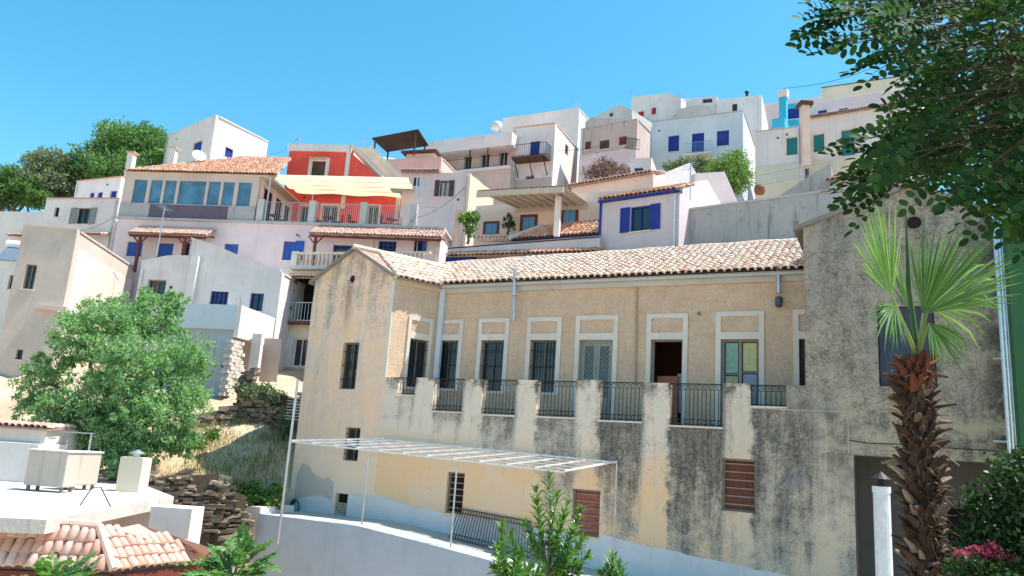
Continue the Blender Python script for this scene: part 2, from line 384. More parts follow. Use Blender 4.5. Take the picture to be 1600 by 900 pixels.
def house(name, label, W, zb, depth, mat, wins=(), swins=(), prof=None, cat='house', sideW=None, coping=None, cap=None, group=None, sideprof=None):
    """a plastered block: front on W, side walls, roof and the openings given as pixel boxes"""
    if zb is None: zb = min(gz(*W.A), gz(*W.B))-1.
    sw = sideW or W.side(depth); top = W.ztop; L = W.L
    T = thing(name, label, cat, W.P(L/2, zb), group); T['kind'] = 'thing'
    H = [(*W.rect(*w[0]), w) for w in wins]; HS = [(*sw.rect(*w[0]), w) for w in swins]
    P = [(W.hit(*p)) for p in prof] if prof else None
    if P: P[0] = (0, P[0][1]); P[-1] = (L, P[-1][1])
    b = MB(); wpanel(b, W, 0, L, zb, P or top, H)
    zl, zrr = (P[0][1], P[-1][1]) if P else (top, top)
    SP = sideprof and [sw.hit(*p) for p in sideprof]
    if SP: SP[0] = (0, SP[0][1]); SP[-1] = (sw.L, SP[-1][1])
    wpanel(b, sw, 0, sw.L, zb, SP or zrr, HS)
    bk = sw.B - sw.A; A, B = W.P(0, 0), W.P(L, 0); K = Vector((bk.x, bk.y, 0)); zv = lambda p, z: Vector((p.x, p.y, z))
    b.poly([zv(A+K, zb), zv(A, zb), zv(A, zl), zv(A+K, zl)]); b.poly([zv(B+K, zb), zv(A+K, zb), zv(A+K, zl), zv(B+K, zrr if not SP else SP[-1][1])])
    if SP: b.poly([zv(A, zl), zv(B, zrr), zv(B+K, SP[-1][1]), zv(A+K, SP[-1][1])])
    else:
        Q = P or [(0, top), (L, top)]
        for i in range(len(Q)-1):
            p, q = W.P(*Q[i]), W.P(*Q[i+1]); b.poly([p, q, q+K, p+K])
    b.build('wall', mat, T)
    if coping:
        c = MB(); kd = K.normalized(); nn = Vector((*W.n, 0)); Q = P or [(0, top), (L, top)]
        for i in range(len(Q)-1):
            p, q = W.P(*Q[i]), W.P(*Q[i+1]); c.obox(p+nn*.05, (q-p), Vector((0, 0, .09)), -nn*.3)
        if not SP: p = W.P(L, zrr); sn = Vector((*sw.n, 0)); c.obox(p+sn*.05-nn*.3, K+nn*.3, Vector((0, 0, .088)), -sn*.3)
        c.build('coping', coping, T)
    for h in H:
        kw = dict(h[4][2]) if len(h[4]) > 2 else {}
        if kw.get('name') != 'door' and 'trim' not in kw and h[4][1] in ('shut', 'glass', 'grid', 'open'): kw.setdefault('sill', True)
        window(T, W, h[:4], h[4][1], **kw)
    if wins and L > 3:
        rs = random.Random(label); zt_ = min(zl, zrr); u = rs.choice((.18, L-.18)); p = MB(); p.tube([W.P(u, zb, .07), W.P(u, zt_-.1, .07)], .045, 7); p.build('downpipe', rs.choice((METAL, PIPEW, BEIGE)), T)
        for _ in range(rs.randint(1, 2)):
            u = rs.uniform(.4, L-.4); z_ = rs.uniform(zt_-2.6, zt_-.3)
            if any(x[0]-.25 < u < x[1]+.25 and x[2]-.2 < z_ < x[3]+.25 for x in H): continue
            p = MB(); p.wbox(W, u-.07, u+.07, z_-.07, z_+.07, 0, .02); p.build('vent', BROWNW, T)
    for h in HS: window(T, sw, h[:4], *h[4][1:2], **(h[4][2] if len(h[4]) > 2 else {}))
    T['zb'] = zb
    return T, W, sw

def leaf_blobs(T, blobs, n, L, Wd, mat, name='crown', sub=14, tight=.30, up=.25, kind='stuff', shell=.45):
    """leaf-sized faces gathered in small clumps through the crown's volume"""
    C = np.array([list(b[0]) for b in blobs]); R = np.array([b[1] for b in blobs]); wgt = R.prod(1)**(2/3); wgt = wgt/wgt.sum()
    nc = max(4, int(n/sub)); bi = rng.choice(len(blobs), nc, p=wgt); d = rng.normal(size=(nc, 3)); d /= np.linalg.norm(d, axis=1)[:, None]
    rad = rng.random(nc)**shell; cc = C[bi] + d*R[bi]*rad[:, None]*rng.uniform(.82, 1.12, (nc, 1)); cr = R[bi].mean(1)*tight
    ci = rng.integers(0, nc, n); p = cc[ci] + rng.normal(size=(n, 3))*cr[ci][:, None]*.5
    a = rng.normal(size=(n, 3)) + d[ci]*.7; a[:, 2] += up; a /= np.linalg.norm(a, axis=1)[:, None]
    b = np.cross(a, rng.normal(size=(n, 3))); b /= np.linalg.norm(b, axis=1)[:, None]
    l = L*rng.uniform(.6, 1.3, (n, 1)); w_ = Wd*rng.uniform(.7, 1.25, (n, 1))
    V = np.stack([p, p+a*l*.5+b*w_, p+a*l, p+a*l*.5-b*w_], 1).reshape(-1, 3)
    return npmesh(name, V, np.arange(4*n).reshape(-1, 4), mat, T, kind)
def pblob(px, py, d, r, rz=None, ry=None):
    k = d/F; return (pt(px, py, d), (r*k, (ry or r)*k, (rz or r)*k))

# ------------------------------------------------------------------ ground
def make_ground():
    xs = np.concatenate([np.linspace(-1500, -90, 12), np.linspace(-80, 80, 130), np.linspace(90, 1500, 12)])
    ys = np.concatenate([np.linspace(-80, 10, 12), np.linspace(11, 100, 110), np.linspace(105, 1500, 25)])
    V = []
    for y in ys:
        for x in xs:
            j = .22*math.sin(x*1.7+y*.6)*math.sin(y*1.3-x*.4)+.12*math.sin(x*4.1)*math.cos(y*3.7) if y < 110 else 0
            V.append((x, y, gz(x, y)+j))
    nx = len(xs); Fq = [(j*nx+i, j*nx+i+1, (j+1)*nx+i+1, (j+1)*nx+i) for j in range(len(ys)-1) for i in range(nx-1)]
    t = NT('dry earth'); v = t.coord('Object'); a = t.noise(v, .5, 6, .65); b = t.noise(v, 3.5, 6, .7); c = t.noise(v, 16, 4, .7)
    col = t.mix(t.ramp(a, .38, .62), (.44, .34, .24), (.60, .48, .34)); col = t.mix(t.ramp(b, .5, .72, 0, .6), col, (.20, .145, .105)); col = t.mix(t.ramp(c, .6, .75, 0, .5), col, (.5, .44, .34))
    t.bump(t.math('ADD', b, c), .7, .08)
    o = npmesh('ground', V, Fq, t.out(col, .95), None, 'structure', True)
make_ground()

# ------------------------------------------------------------------ the old ochre building
E1 = Vector((.894, -.447)).normalized(); a0 = pt(1157, 560, 25)
WF = Wall(Vector((a0.x, a0.y)) - E1*0, Vector((a0.x, a0.y)) + E1*2)      # recessed facade, u = 0 at pixel column 1157
D = 1.9                                                                   # the terrace and both wings stand this far forward
GAPX = ((620, 590, 650, 608), (677, 591, 724, 643), (753, 594, 806, 650), (838, 593, 900, 653), (935, 597, 1004, 660), (1045, 599, 1129, 668), (1173, 602, 1228, 638))
GU = [WF.rect(*r, D)[:2] for r in GAPX]
def ochre(name, mode):
    t = NT(name); uv = t.coord('UV'); sep = t.n('ShaderNodeSeparateXYZ'); t.l(uv, sep.inputs[0]); U, Z = sep.outputs[0], sep.outputs[1]
    def stretched(sx, sz):
        m = t.n('ShaderNodeMapping'); m.inputs['Scale'].default_value = (sx, sz, 1); t.l(uv, m.inputs[0]); return m.outputs[0]
    big = t.noise(uv, .45, 5, .6); mid = t.noise(uv, 1.7, 7, .68); fine = t.noise(uv, 9, 6, .75); speck = t.noise(uv, 30, 4, .75)
    st = t.noise(stretched(1.5, .16), 1.3, 7, .68, .6); st2 = t.noise(stretched(4.5, .35), 1.2, 6, .7)
    if mode == 'facade':                                                   # sandy roughcast, little soiling
        c = t.mix(t.ramp(mid, .3, .7), (.68, .475, .335), (.78, .58, .43)); c = t.mix(t.ramp(fine, .42, .72, 0, .6), c, (.50, .34, .21))
        c = t.mix(t.ramp(st2, .56, .78, 0, .5), c, (.36, .27, .19)); c = t.mix(t.ramp(big, .55, .75, 0, .5), c, (.60, .49, .38))
        t.bump(t.math('ADD', t.math('MULTIPLY', fine, 1.6), speck), .9, .04); return t.out(c, .95)
    base = t.mix(t.ramp(big, .35, .68), (.88, .58, .33), (.84, .63, .47)); base = t.mix(t.ramp(mid, .5, .75, 0, .7), base, (.88, .70, .55))
    def wingcol():
        tot = t.math('ADD', t.math('MULTIPLY', st, .45), t.math('MULTIPLY', mid, .55)); tot = t.math('ADD', tot, t.math('MULTIPLY', t.math('SUBTRACT', fine, .5), .5))
        gr = t.noise(uv, 14, 6, .8); tot = t.math('ADD', tot, t.math('MULTIPLY', t.math('SUBTRACT', gr, .5), .7)); c = t.mix(t.ramp(big, .4, .66), (.44, .385, .31), (.32, .30, .27)); c = t.mix(t.ramp(tot, .38, .70, 0, .9), c, (.10, .093, .085)); c = t.mix(t.ramp(Z, -.6, -2.2, 0, .7), c, (.62, .47, .30))
        c = t.mix(t.math('MULTIPLY', t.ramp(Z, 2.4, 1.0), t.ramp(mid, .6, .4, 0, .6)), c, (.50, .43, .31)); edge = t.ramp(U, 6.3, 7.3)
        c = t.mix(t.math('MULTIPLY', edge, t.ramp(mid, .38, .55)), c, (.05, .048, .045))
        return c
    if mode == 'front':                                                    # streaks under the balcony, soot growing to the right
        gr = t.noise(uv, 13, 6, .8); ud = t.math('ADD', U, t.math('MULTIPLY', t.math('SUBTRACT', mid, .5), .55))
        cr = t.n('ShaderNodeValToRGB'); t.l(t.math('DIVIDE', t.math('ADD', ud, 14.0), 18.0), cr.inputs[0]); el = cr.color_ramp.elements; el[0].position = 0; el[0].color = (0, 0, 0, 1); el[1].position = 1; el[1].color = (.62,)*3+(1,)
        for k, (g0, g1) in enumerate(GU):
            hi = (.5, .75, .75, .85, 1.0, 1.1, .85)[k]; lo = .12 if k < 4 else .22
            if k == 6: g1 = 2.4
            for pos, val in ((g0-.08, lo), (g0+.1, hi), (g1-.06, hi), (g1+.14, lo if k < 5 else .5)):
                e = el.new((pos+14)/18); e.color = (val, val, val, 1)
        gm = cr.outputs[0]; zlow = t.ramp(U, -10.5, -.5, .55, -3.6)
        vv = t.math('DIVIDE', t.math('SUBTRACT', Z, zlow), t.math('SUBTRACT', 1.25, zlow)); vv = t.math('MINIMUM', t.math('MAXIMUM', vv, -.6), 1.0)
        tot = t.math('MULTIPLY', t.math('ADD', t.math('MULTIPLY', vv, .46), .28), gm)
        tot = t.math('ADD', tot, t.math('ADD', t.math('MULTIPLY', t.math('SUBTRACT', st, .5), 1.1), t.math('MULTIPLY', t.math('SUBTRACT', mid, .5), 1.0)))
        tot = t.math('ADD', tot, t.math('MULTIPLY', t.math('SUBTRACT', gr, .5), 1.0))
        cap = t.math('MULTIPLY', t.ramp(Z, 1.9, 2.45), t.ramp(t.math('ADD', mid, t.math('MULTIPLY', st2, .5)), .62, .9)); tot = t.math('ADD', tot, t.math('MULTIPLY', cap, .6))
        grey = t.ramp(tot, .12, .44); dark = t.ramp(tot, .34, .70)
        c = t.mix(t.ramp(Z, -.9, 1.3, 0, .8), base, (.72, .65, .57)); c = t.mix(t.math('MULTIPLY', t.ramp(U, -2, 1.5), .6), c, (.56, .50, .40))
        c = t.mix(t.math('MULTIPLY', grey, .72), c, (.36, .33, .29)); c = t.mix(t.math('MULTIPLY', dark, .86), c, t.mix(t.ramp(t.math('ADD', fine, t.math('MULTIPLY', t.math('SUBTRACT', st2, .5), .9)), .38, .66), (.045, .042, .04), (.22, .20, .175)))
        c = t.mix(t.ramp(speck, .6, .72, 0, .3), c, (.45, .42, .37)); blu = t.ramp(t.noise(uv, .8, 4), .55, .75); c = t.mix(t.math('MULTIPLY', t.math('MULTIPLY', blu, t.ramp(U, -.3, 1.2)), .35), c, (.36, .42, .46))
        fw = t.math('MAXIMUM', t.math('MULTIPLY', t.ramp(Z, .9, 2.3), t.ramp(U, 1.2, 1.9)), t.math('MULTIPLY', t.ramp(U, 2.0, 3.3), t.ramp(Z, -1.6, .5))); c = t.mix(fw, c, wingcol())
    elif mode == 'gable':
        tot = t.math('ADD', t.math('MULTIPLY', st, .6), t.math('MULTIPLY', mid, .4))
        gr = t.noise(uv, 11, 6, .8); tot = t.math('ADD', tot, t.math('MULTIPLY', t.math('SUBTRACT', gr, .5), .45)); pch = t.noise(uv, 1.1, 5, .7, .4)
        c = t.mix(t.ramp(tot, .40, .64), (.90, .62, .46), (.72, .56, .47)); c = t.mix(t.ramp(pch, .5, .66, 0, .75), c, (.86, .60, .36)); c = t.mix(t.ramp(pch, .46, .34, 0, .7), c, (.66, .58, .50))
        c = t.mix(t.ramp(t.math('ADD', tot, t.math('MULTIPLY', t.ramp(Z, 2.5, 7.2), .16)), .54, .78, 0, .75), c, (.26, .215, .18)); c = t.mix(t.ramp(Z, 1.4, -1.6, 0, .8), c, (.84, .68, .54))
        run_ = t.math('MULTIPLY', t.ramp(t.math('ABSOLUTE', t.math('ADD', U, 14.75)), .28, .05), t.math('MULTIPLY', t.ramp(Z, 3.6, 5.6), t.ramp(Z, 6.4, 6.2))); c = t.mix(t.math('MULTIPLY', run_, t.ramp(gr, .35, .6, .3, .85)), c, (.25, .18, .14))
    else:                                                                  # right wing: grey weathered cement with lichen
        c = wingcol()
    t.bump(t.math('ADD', t.math('ADD', t.math('MULTIPLY', fine, 1.2), mid), t.math('MULTIPLY', speck, .5)), .7, .035); return t.out(c, .95)
OFAC, OFRONT, OGAB, ORW = ochre('sandy roughcast', 'facade'), ochre('stained ochre render', 'front'), ochre('weathered gable render', 'gable'), ochre('lichen cement', 'wing')
def old_building():
    T = thing('old_building', 'long stained ochre building with balcony row, tiled roof and two gabled wings', 'building', WF.P(-5, -4.5))
    H = lambda x, y, off=0: WF.hit(x, y, off)
    uC0 = H(686, 520)[0]; uC1 = H(611, 500, D)[0]; uR = H(1256, 480)[0]; zE = 6.27; uG0 = -16.55
    uWing = H(1257, 500, D)[0]; uEnd = H(1572, 560, D)[0]
    zfl = 1.12
    # recessed facade
    doors = [((679, 532, 714, 607), 'bars'), ((750, 531, 786, 611), 'bars'), ((827, 532, 868, 613), 'bars'), ((903, 532, 956, 653), 'lattice'), ((1016, 532, 1066, 645), 'void'), ((1126, 529, 1186, 648), 'panes'), ((1249, 524, 1275, 640), 'void2')]
    R = []
    for k, (r, st) in enumerate(doors):
        u0, u1, z0, z1 = WF.rect(*r); z1 = 4.1
        if k == 3: z0 = zfl+.05
        if k > 3: z0 = zfl+.05
        R.append([u0, u1, z0, z1, st])
    fac = MB(); wpanel(fac, WF, uC0, uR+1.6, zfl-.3, zE, [r[:4] for r in R], 0, .22)
    fac.build('facade_wall', OFAC, T)
    # side wall of the left wing
    C1, C0 = WF.P(uC1, 0, D), WF.P(uC0, 0, 0); WS = Wall(C1, C0)
    sr = WS.rect(637, 530, 667, 606); sr = (sr[0], min(sr[1], WS.L-.12), sr[2], sr[3])
    sd = MB(); wpanel(sd, WS, 0, WS.L, zfl-.3, zE, [sr], 0, .2); sd.build('wing_side_wall', OFAC, T)
    # surrounds
    def surround(W, u0, u1, z0, z1, ztop, lab=None, tw=.17):
        s = MB()
        s.wbox(W, u0-tw, u0, z0, ztop, 0, .045); s.wbox(W, u1, u1+tw, z0, ztop, 0, .045)
        s.wbox(W, u0, u1, ztop-.16, ztop, 0, .043); s.wbox(W, u0, u1, z1, z1+.24, 0, .047); s.wbox(W, u0-tw, u1+tw, z0-.1, z0, 0, .05) if z0 > zfl+.3 else None
        return s.build('surround', TRIM, T)
    for (u0, u1, z0, z1, st), zt in zip(R, (4.93, 4.95, 4.96, 4.99, 5.0, 5.03, 5.05)):
        s = surround(WF, u0, u1, z0, z1, zt)
        # panel over the door, raised roughcast field with a small rosette hole
    surround(WS, sr[0], sr[1]-.02, sr[2], sr[3], 4.9, tw=.13)
    window(T, WS, (sr[0], sr[1], sr[2], sr[3]), 'bars', frame=OLDW, rev=.18)
    for k in range(3): window(T, WF, R[k][:4], 'bars', frame=OLDW, rev=.2)
    # lattice door
    u0, u1, z0, z1, _ = R[3]; m = (u0+u1)/2; OLDG = wood('old grey green paint', (.30, .32, .29))
    d = MB(); d.wbox(WF, u0, u0+.07, z0, z1, -.2, -.1); d.wbox(WF, u1-.07, u1, z0, z1, -.2, -.1); d.wbox(WF, u0+.07, u1-.07, z1-.08, z1, -.2, -.1); dr = d.build('door', OLDG, T, label='old double door with diamond lattice panels')
    for a, b in ((u0+.07, m-.005), (m+.005, u1-.07)):
        q = MB(); f = .11; zb = z0+.9
        q.wbox(WF, a, a+f, z0, z1-.08, -.17, -.12); q.wbox(WF, b-f, b, z0, z1-.08, -.17, -.12); q.wbox(WF, a+f, b-f, z0, zb, -.17, -.125); q.wbox(WF, a+f, b-f, z1-.22, z1-.08, -.17, -.12)
        q.build('door_leaf', OLDG, dr)
        g = MB(); g.wbox(WF, a+f, b-f, zb, z1-.22, -.18, -.165); g.build('pane', GLASS, dr)
        l = MB(); w_, h_ = b-a-2*f, z1-.22-zb; st = w_/2.0
        n = int(h_/st)+2
        for i in range(-2, n):
            for sg in (1, -1):
                p = [a+f, b-f]; zz = [zb+i*st, zb+i*st+w_]
                if sg < 0: zz = zz[::-1]
                pts = []
                for tt in np.linspace(0, 1, 9):
                    z = zz[0]+(zz[1]-zz[0])*tt
                    if zb <= z <= z1-.22: pts.append((p[0]+w_*tt, z))
                if len(pts) > 1: l.bar(WF.P(*pts[0], -.15), WF.P(*pts[-1], -.15), .018)
        l.build('lattice', OLDG, dr)
    # open doorway with a reddish room behind
    u0, u1, z0, z1, _ = R[4]
    rm = MB(); X0, X1, Y0 = u0-1.2, u1+1.6, -3.4
    P = lambda u, z, o: WF.P(u, z, o)
    rm.poly([P(X0, z0, Y0), P(X1, z0, Y0), P(X1, z0, -.23), P(X0, z0, -.23)]); rm.poly([P(X0, z1+.4, Y0), P(X1, z1+.4, Y0), P(X1, z1+.4, -.23), P(X0, z1+.4, -.23)])
    rm.poly([P(X0, z0, Y0), P(X0, z0, -.23), P(X0, z1+.4, -.23), P(X0, z1+.4, Y0)]); rm.poly([P(X1, z0, Y0), P(X1, z0, -.23), P(X1, z1+.4, -.23), P(X1, z1+.4, Y0)]); rm.poly([P(X0, z0, Y0), P(X1, z0, Y0), P(X1, z1+.4, Y0), P(X0, z1+.4, Y0)])
    rm.build('room', flat('room walls', (.14, .075, .06), .9), T)
    c = MB(); c.wbox(WF, u0+.05, u1-.32, z0, z0+1.75, -.75, -.70); c.build('inner_screen', flat('terracotta screen', (.44, .17, .12), .8), T)
    c = MB(); c.wbox(WF, u1-.36, u1-.05, z0+.5, z0+1.85, -.85, -.82); c.build('inner_pane', flat('pale glass', (.35, .42, .48), .2), T)
    f = MB(); f.wbox(WF, u0, u0+.09, z0, z1, -.2, -.08); f.wbox(WF, u1-.05, u1, z0, z1, -.2, -.08); f.wbox(WF, u0+.09, u1-.05, z1-.06, z1, -.2, -.08); f.build('door_frame', OLDW, T)
    # glazed door with painted panes
    u0, u1, z0, z1, _ = R[5]; m = (u0+u1)/2
    d = MB(); BP = wood('faded blue door paint', (.20, .24, .33)); 
    d.wbox(WF, u0, u0+.1, z0, z1, -.2, -.1); d.wbox(WF, u1-.06, u1, z0, z1, -.2, -.1); d.wbox(WF, u0+.1, u1-.06, z1-.07, z1, -.2, -.1); d.wbox(WF, m-.05, m+.05, z0, z1-.07, -.2, -.11)
    d.wbox(WF, u0+.1, m-.05, z0, z0+.6, -.2, -.13); d.wbox(WF, m+.05, u1-.06, z0, z0+.6, -.2, -.13); dr = d.build('door', wood('grey brown door frame', (.27, .25, .23)), T, label='double door with green, yellow and blue painted panes')
    pc = [(.22, .36, .30), (.34, .34, .20), (.46, .45, .22), (.22, .27, .36)]
    for i, (a, b) in enumerate(((u0+.1, m-.05), (m+.05, u1-.06))):
        zm = z0+.6+(z1-.07-z0-.6)*(.52 if i == 0 else .55)
        for j, (c0, c1) in enumerate(((zm+.02, z1-.07), (z0+.6, zm-.02))):
            p = MB(); p.wbox(WF, a+.03, b-.03, c0+.03, c1-.03, -.19, -.165); p.build('pane', flat('painted pane %d%d' % (i, j), pc[i*2+j], .25), dr)
        q = MB(); q.wbox(WF, a, b, zm-.02, zm+.02, -.2, -.12); q.build('glazing_bar', BP, dr)
    u0, u1, z0, z1, _ = R[6]; p = MB(); p.wbox(WF, u0, u1, z0, z1, -.25, -.2); p.build('door', BROWNW, T)
    # terrace slab, lower front wall and parapet
    gaps = [((620, 590, 650, 608), 1.74), ((677, 591, 724, 643), 1.2), ((753, 594, 806, 650), 1.16), ((838, 593, 900, 653), 1.17), ((935, 597, 1004, 660), 1.13), ((1045, 599, 1129, 668), 1.07), ((1173, 602, 1228, 638), 1.74)]
    G = []
    for r, zb in gaps:
        u0, u1, _, _ = WF.rect(*r, D); G.append((u0, u1, zb))
    zp = 2.44; th = .36
    lows = [((697, 738, 724, 803), 'slat', None), ((893, 765, 937, 838), 'slat', None), ((1128, 717, 1181, 800), 'slat', None)]
    LW = [WF.rect(*r[0], D) for r in lows]
    uo0 = H(1336, 800, D)[0]; zo = H(1336, 711, D)[1]
    fr = MB(); wp = WF.shift(D); base = -5.0
    wpanel(fr, wp, uC1, uWing, base, 1.05, LW, 0, .28)
    fr.poly([wp.P(uC1, 1.05, -th), wp.P(uWing, 1.05, -th), wp.P(uWing, 1.05, 0), wp.P(uC1, 1.05, 0)])
    fr.build('lower_wall', OFRONT, T)
    fl = MB(); fl.obox(WF.P(uC1-.2, zfl-.2, 0), Vector((*(E1*(uWing-uC1+.4)), 0)), Vector((*(WF.n*(D-th)), 0)), Vector((0, 0, .2))); fl.build('terrace_floor', GREYL, T)
    # parapet: sills under the openings and piers between them, each its own block
    edges = [uC1] + [x for g in G for x in g[:2]] + [uWing]
    for i in range(0, len(edges), 2):
        a, b = edges[i], edges[i+1]; p = MB(); h = zp+random.uniform(-.03, .03)
        j = [random.uniform(-.015, .015) for _ in range(4)]
        q = [wp.P(a+j[0], 1.05, .004), wp.P(b+j[1], 1.05, .004), wp.P(b+j[1], 1.05, -th), wp.P(a+j[0], 1.05, -th)]; tq = [x+Vector((0, 0, h-1.05)) for x in q]
        p.poly([q[0], q[1], tq[1], tq[0]], [(a, 1.05), (b, 1.05), (b, h), (a, h)]); p.poly([q[1], q[2], tq[2], tq[1]], [(b, 1.05), (b+th, 1.05), (b+th, h), (b, h)])
        p.poly([q[2], q[3], tq[3], tq[2]], [(a, 1.05), (b, 1.05), (b, h), (a, h)]); p.poly([q[3], q[0], tq[0], tq[3]], [(a-th, 1.05), (a, 1.05), (a, h), (a-th, h)]); p.poly(tq, [(a, h), (b, h), (b, h+.3), (a, h+.3)])
        p.build('parapet_pier', OFRONT, T)
    for k, (u0, u1, zb) in enumerate(G):
        p = MB(); p.poly([wp.P(u0, 1.05, .002), wp.P(u1, 1.05, .002), wp.P(u1, zb, .002), wp.P(u0, zb, .002)], [(u0, 1.05), (u1, 1.05), (u1, zb), (u0, zb)])
        p.build('parapet_sill', OFRONT, T)
        p = MB(); p.wbox(wp, u0-.02, u1+.02, zb, zb+.05, -th, .05); p.build('ledge', TRIM, T)
        # wrought iron railing with scrolls
        r = MB(); z0, z1 = zb+.1, zp-.03; o = -.06; h = z1-z0; nb = max(4, int((u1-u0)/.125)); band = .17
        r.bar(wp.P(u0, z1, o), wp.P(u1, z1, o), .035, .03); r.bar(wp.P(u0, z0, o), wp.P(u1, z0, o), .03, .025); r.bar(wp.P(u0, z1-band, o), wp.P(u1, z1-band, o), .022, .018)
        if h > .8: r.bar(wp.P(u0, z0+band*.9, o), wp.P(u1, z0+band*.9, o), .022, .018)
        for i in range(nb+1):
            u = u0+(u1-u0)*i/nb; r.bar(wp.P(u, z0-.1, o), wp.P(u, z1 if i in (0, nb) else z1-band, o), .019)
        rl = r.build('railing', IRON, T)
        s = MB(); ns = max(3, int((u1-u0)/.19))
        def ring(cu, cz, R_, a0=0, a1=2*math.pi):
            s.tube([wp.P(cu+R_*math.cos(t), cz+R_*math.sin(t), o) for t in np.linspace(a0, a1, 9)], .010, 4, False)
        for i in range(ns):
            cu = u0+(u1-u0)*(i+.5)/ns; ring(cu-.04, z1-band*.5, .055, 0, 5.2); ring(cu+.05, z1-band*.42, .04, 2.4, 8)
            if h > .8: ring(cu, z0+band*.45, .06, .6, 6.2)
        s.build('scrollwork', IRON, rl, kind='stuff')
    # left wing gable
    pk = H(555, 391, D); eL, eR = 6.3, 6.24
    gw = [((533, 535, 558, 608), 'bars'), ((538, 668, 561, 720), 'bars'), ((522, 771, 543, 821), 'brick')]
    GW = [WF.rect(*r, D) for r, _ in gw]
    ug1 = uC1; g = MB(); wg = WF.shift(D)
    wpanel(g, wg, uG0, ug1, base, [(uG0, eL), (pk[0], pk[1]), (ug1, eR)], GW, 0, .26)
    WL = Wall(wg.P(uG0, 0, -8), wg.P(uG0, 0, 0)); wpanel(g, WL, 0, 8, base, eL)
    g.build('gable_wall', OGAB, T)
    g = MB(); WS0 = WS; wpanel(g, WS0, 0, WS.L, 0, zfl-.3); g.build('hidden_base', OFAC, T)
    for r, st in zip(GW[:2], ('bars', 'bars')): window(T, wg, r, 'bars', frame=OLDW, rev=.22)
    # quoin strip and verge coping of the gable
    q = MB(); q.wbox(wg, ug1-.14, ug1+.012, 2.4, eR-.1, -.1, .014); q.build('corner_strip', TRIM, T)
    v = MB(); GC = plaster('dark verge cement', (.26, .24, .22), .7, (.1, .1, .1))
    for p, qq in (((uG0-.22, eL-.17), pk), (pk, (ug1+.2, eR-.1))):
        A_, B_ = wg.P(p[0], p[1], .13), wg.P(qq[0], qq[1]+.02, .13); v.obox(A_, B_-A_, Vector((0, 0, .13)), Vector((*(-wg.n*.4), 0)))
    v.build('verge', GC, T)
    hv = MB(); c = H(551, 436, D); hv.lathe((0, 0, 0), [(.10, 0), (.10, .02)], 12)
    hole = MB()
    def disc(mb, W, cu, cz, R_, off, sq=1.0, n=16): mb.poly([W.P(cu+R_*math.cos(t), cz+R_*sq*math.sin(t), off) for t in np.linspace(0, 2*math.pi, n, endpoint=False)])
    disc(hole, wg, c[0], c[1], .11, .003, 1.35); hole.build('vent_hole', DARKIN, T)
    st = MB(); GS = plaster('runoff stain', (.30, .22, .17), .8, (.14, .1, .08), patch=.3)
    # downpipe in the inner corner
    cp = MB(); pc_ = WF.P(uC0+.1, 0, .12); cp.obox(WF.P(uC0-.02, zfl, .0), Vector((*(E1*.22), 0)), Vector((*(WF.n*.16), 0)), Vector((0, 0, zE-zfl-.05))); cp.build('corner_pilaster', BLUEWH, T)
    # cornice under the eaves
    co = MB(); co.wbox(WF, uC0, uR+.4, zE-.28, zE-.1, 0, .1); co.wbox(WF, uC0, uR+.4, zE-.1, zE+.02, 0, .3); co.build('cornice', GREYL, T)
    co = MB(); co.wbox(WS, 0, WS.L, zE-.26, zE-.1, 0, .08); co.wbox(WS, -.1, WS.L-.1, zE-.1, zE+.01, 0, .22); co.build('cornice', plaster('cornice cream', (.6, .5, .36), .4), T)
    # main roof
    ang = math.atan2(8.62-zE, 4.5+.35); run = 4.85; s = Vector((*(-WF.n*math.cos(ang)), math.sin(ang))); S = run/math.cos(ang)
    O = WF.P(uC0-3.6, zE+.04, .35); LEN = uR+.35-(uC0-3.6)
    vx0 = 3.6+.05; vrun = 2.7
    rn = lambda u: 3.75+.95*u/LEN
    def clipm(u, v): return v*math.cos(ang) > (vx0-u)*1.0 and u < LEN - .02 and v*math.cos(ang) < rn(u)
    a3 = Vector((*E1, 0)); dp = [O+a3*vx0, O+a3*LEN, O+a3*LEN+s*(rn(LEN)/math.cos(ang)), O+s*(rn(0)/math.cos(ang)), O+s*(3.6/math.cos(ang))]
    def pxw(t):                                            # nearest and lowest tiles first
        p = O+a3*t[0]+s*t[1]; return p.length + t[1]*1.5
    tile_field(T, O, a3, s, LEN, S, .255, .36, TILE1, clipm, 300, pxw, True, dp)
    rd = MB(); rp = [O+s*(rn(x)/math.cos(ang))+a3*x+Vector((0, 0, .03+.02*math.sin(x*3))) for x in np.linspace(0, LEN, 40)]; rd.tube(rp, .11, 8); rd.build('ridge', TILE1, T)
    bk = MB(); r0_, r1_ = O+s*(rn(0)/math.cos(ang)), O+a3*LEN+s*(rn(LEN)/math.cos(ang)); bk.poly([r0_, r1_, r1_-Vector((0, 0, 6)), r0_-Vector((0, 0, 6))]); bk.build('back_wall', BEIGE, T)
    # left wing roof: two slopes running back
    dirb = Vector((*WS.e, 0)); pkp = wg.P(pk[0], pk[1]+.06, .15); eRp = wg.P(ug1+.24, eR-.02, .15)
    aa = dirb; sl_ = pkp-eRp; sl_ = sl_ - aa*sl_.dot(aa); Sg = sl_.length; sl_.normalize()
    LG = 5.2
    # start the field so that its front edge follows the verge
    off0 = (pkp-eRp).dot(aa)
    def clipg(u, v): return u > off0*v/Sg - .1 and WF.n.dot(Vector(((eRp+aa*u+sl_*v).x, (eRp+aa*u+sl_*v).y))-WF.A) > -(v*.78)-.02 + (-.15)
    E0 = eRp+aa*(WS.L+.25)
    tile_field(T, eRp, aa, sl_, LG, Sg, .235, .34, TILE1, clipg, 0, None, True, [eRp, eRp+aa*(WS.L+.2), pkp+aa*4.6, pkp])
    l = MB(); l.poly([pkp, pkp+aa*6, wg.P(uG0-.2, eL-.05, .15)+aa*6, wg.P(uG0-.2, eL-.05, .15)]); l.build('roof_back_slope', MORTAR, T)
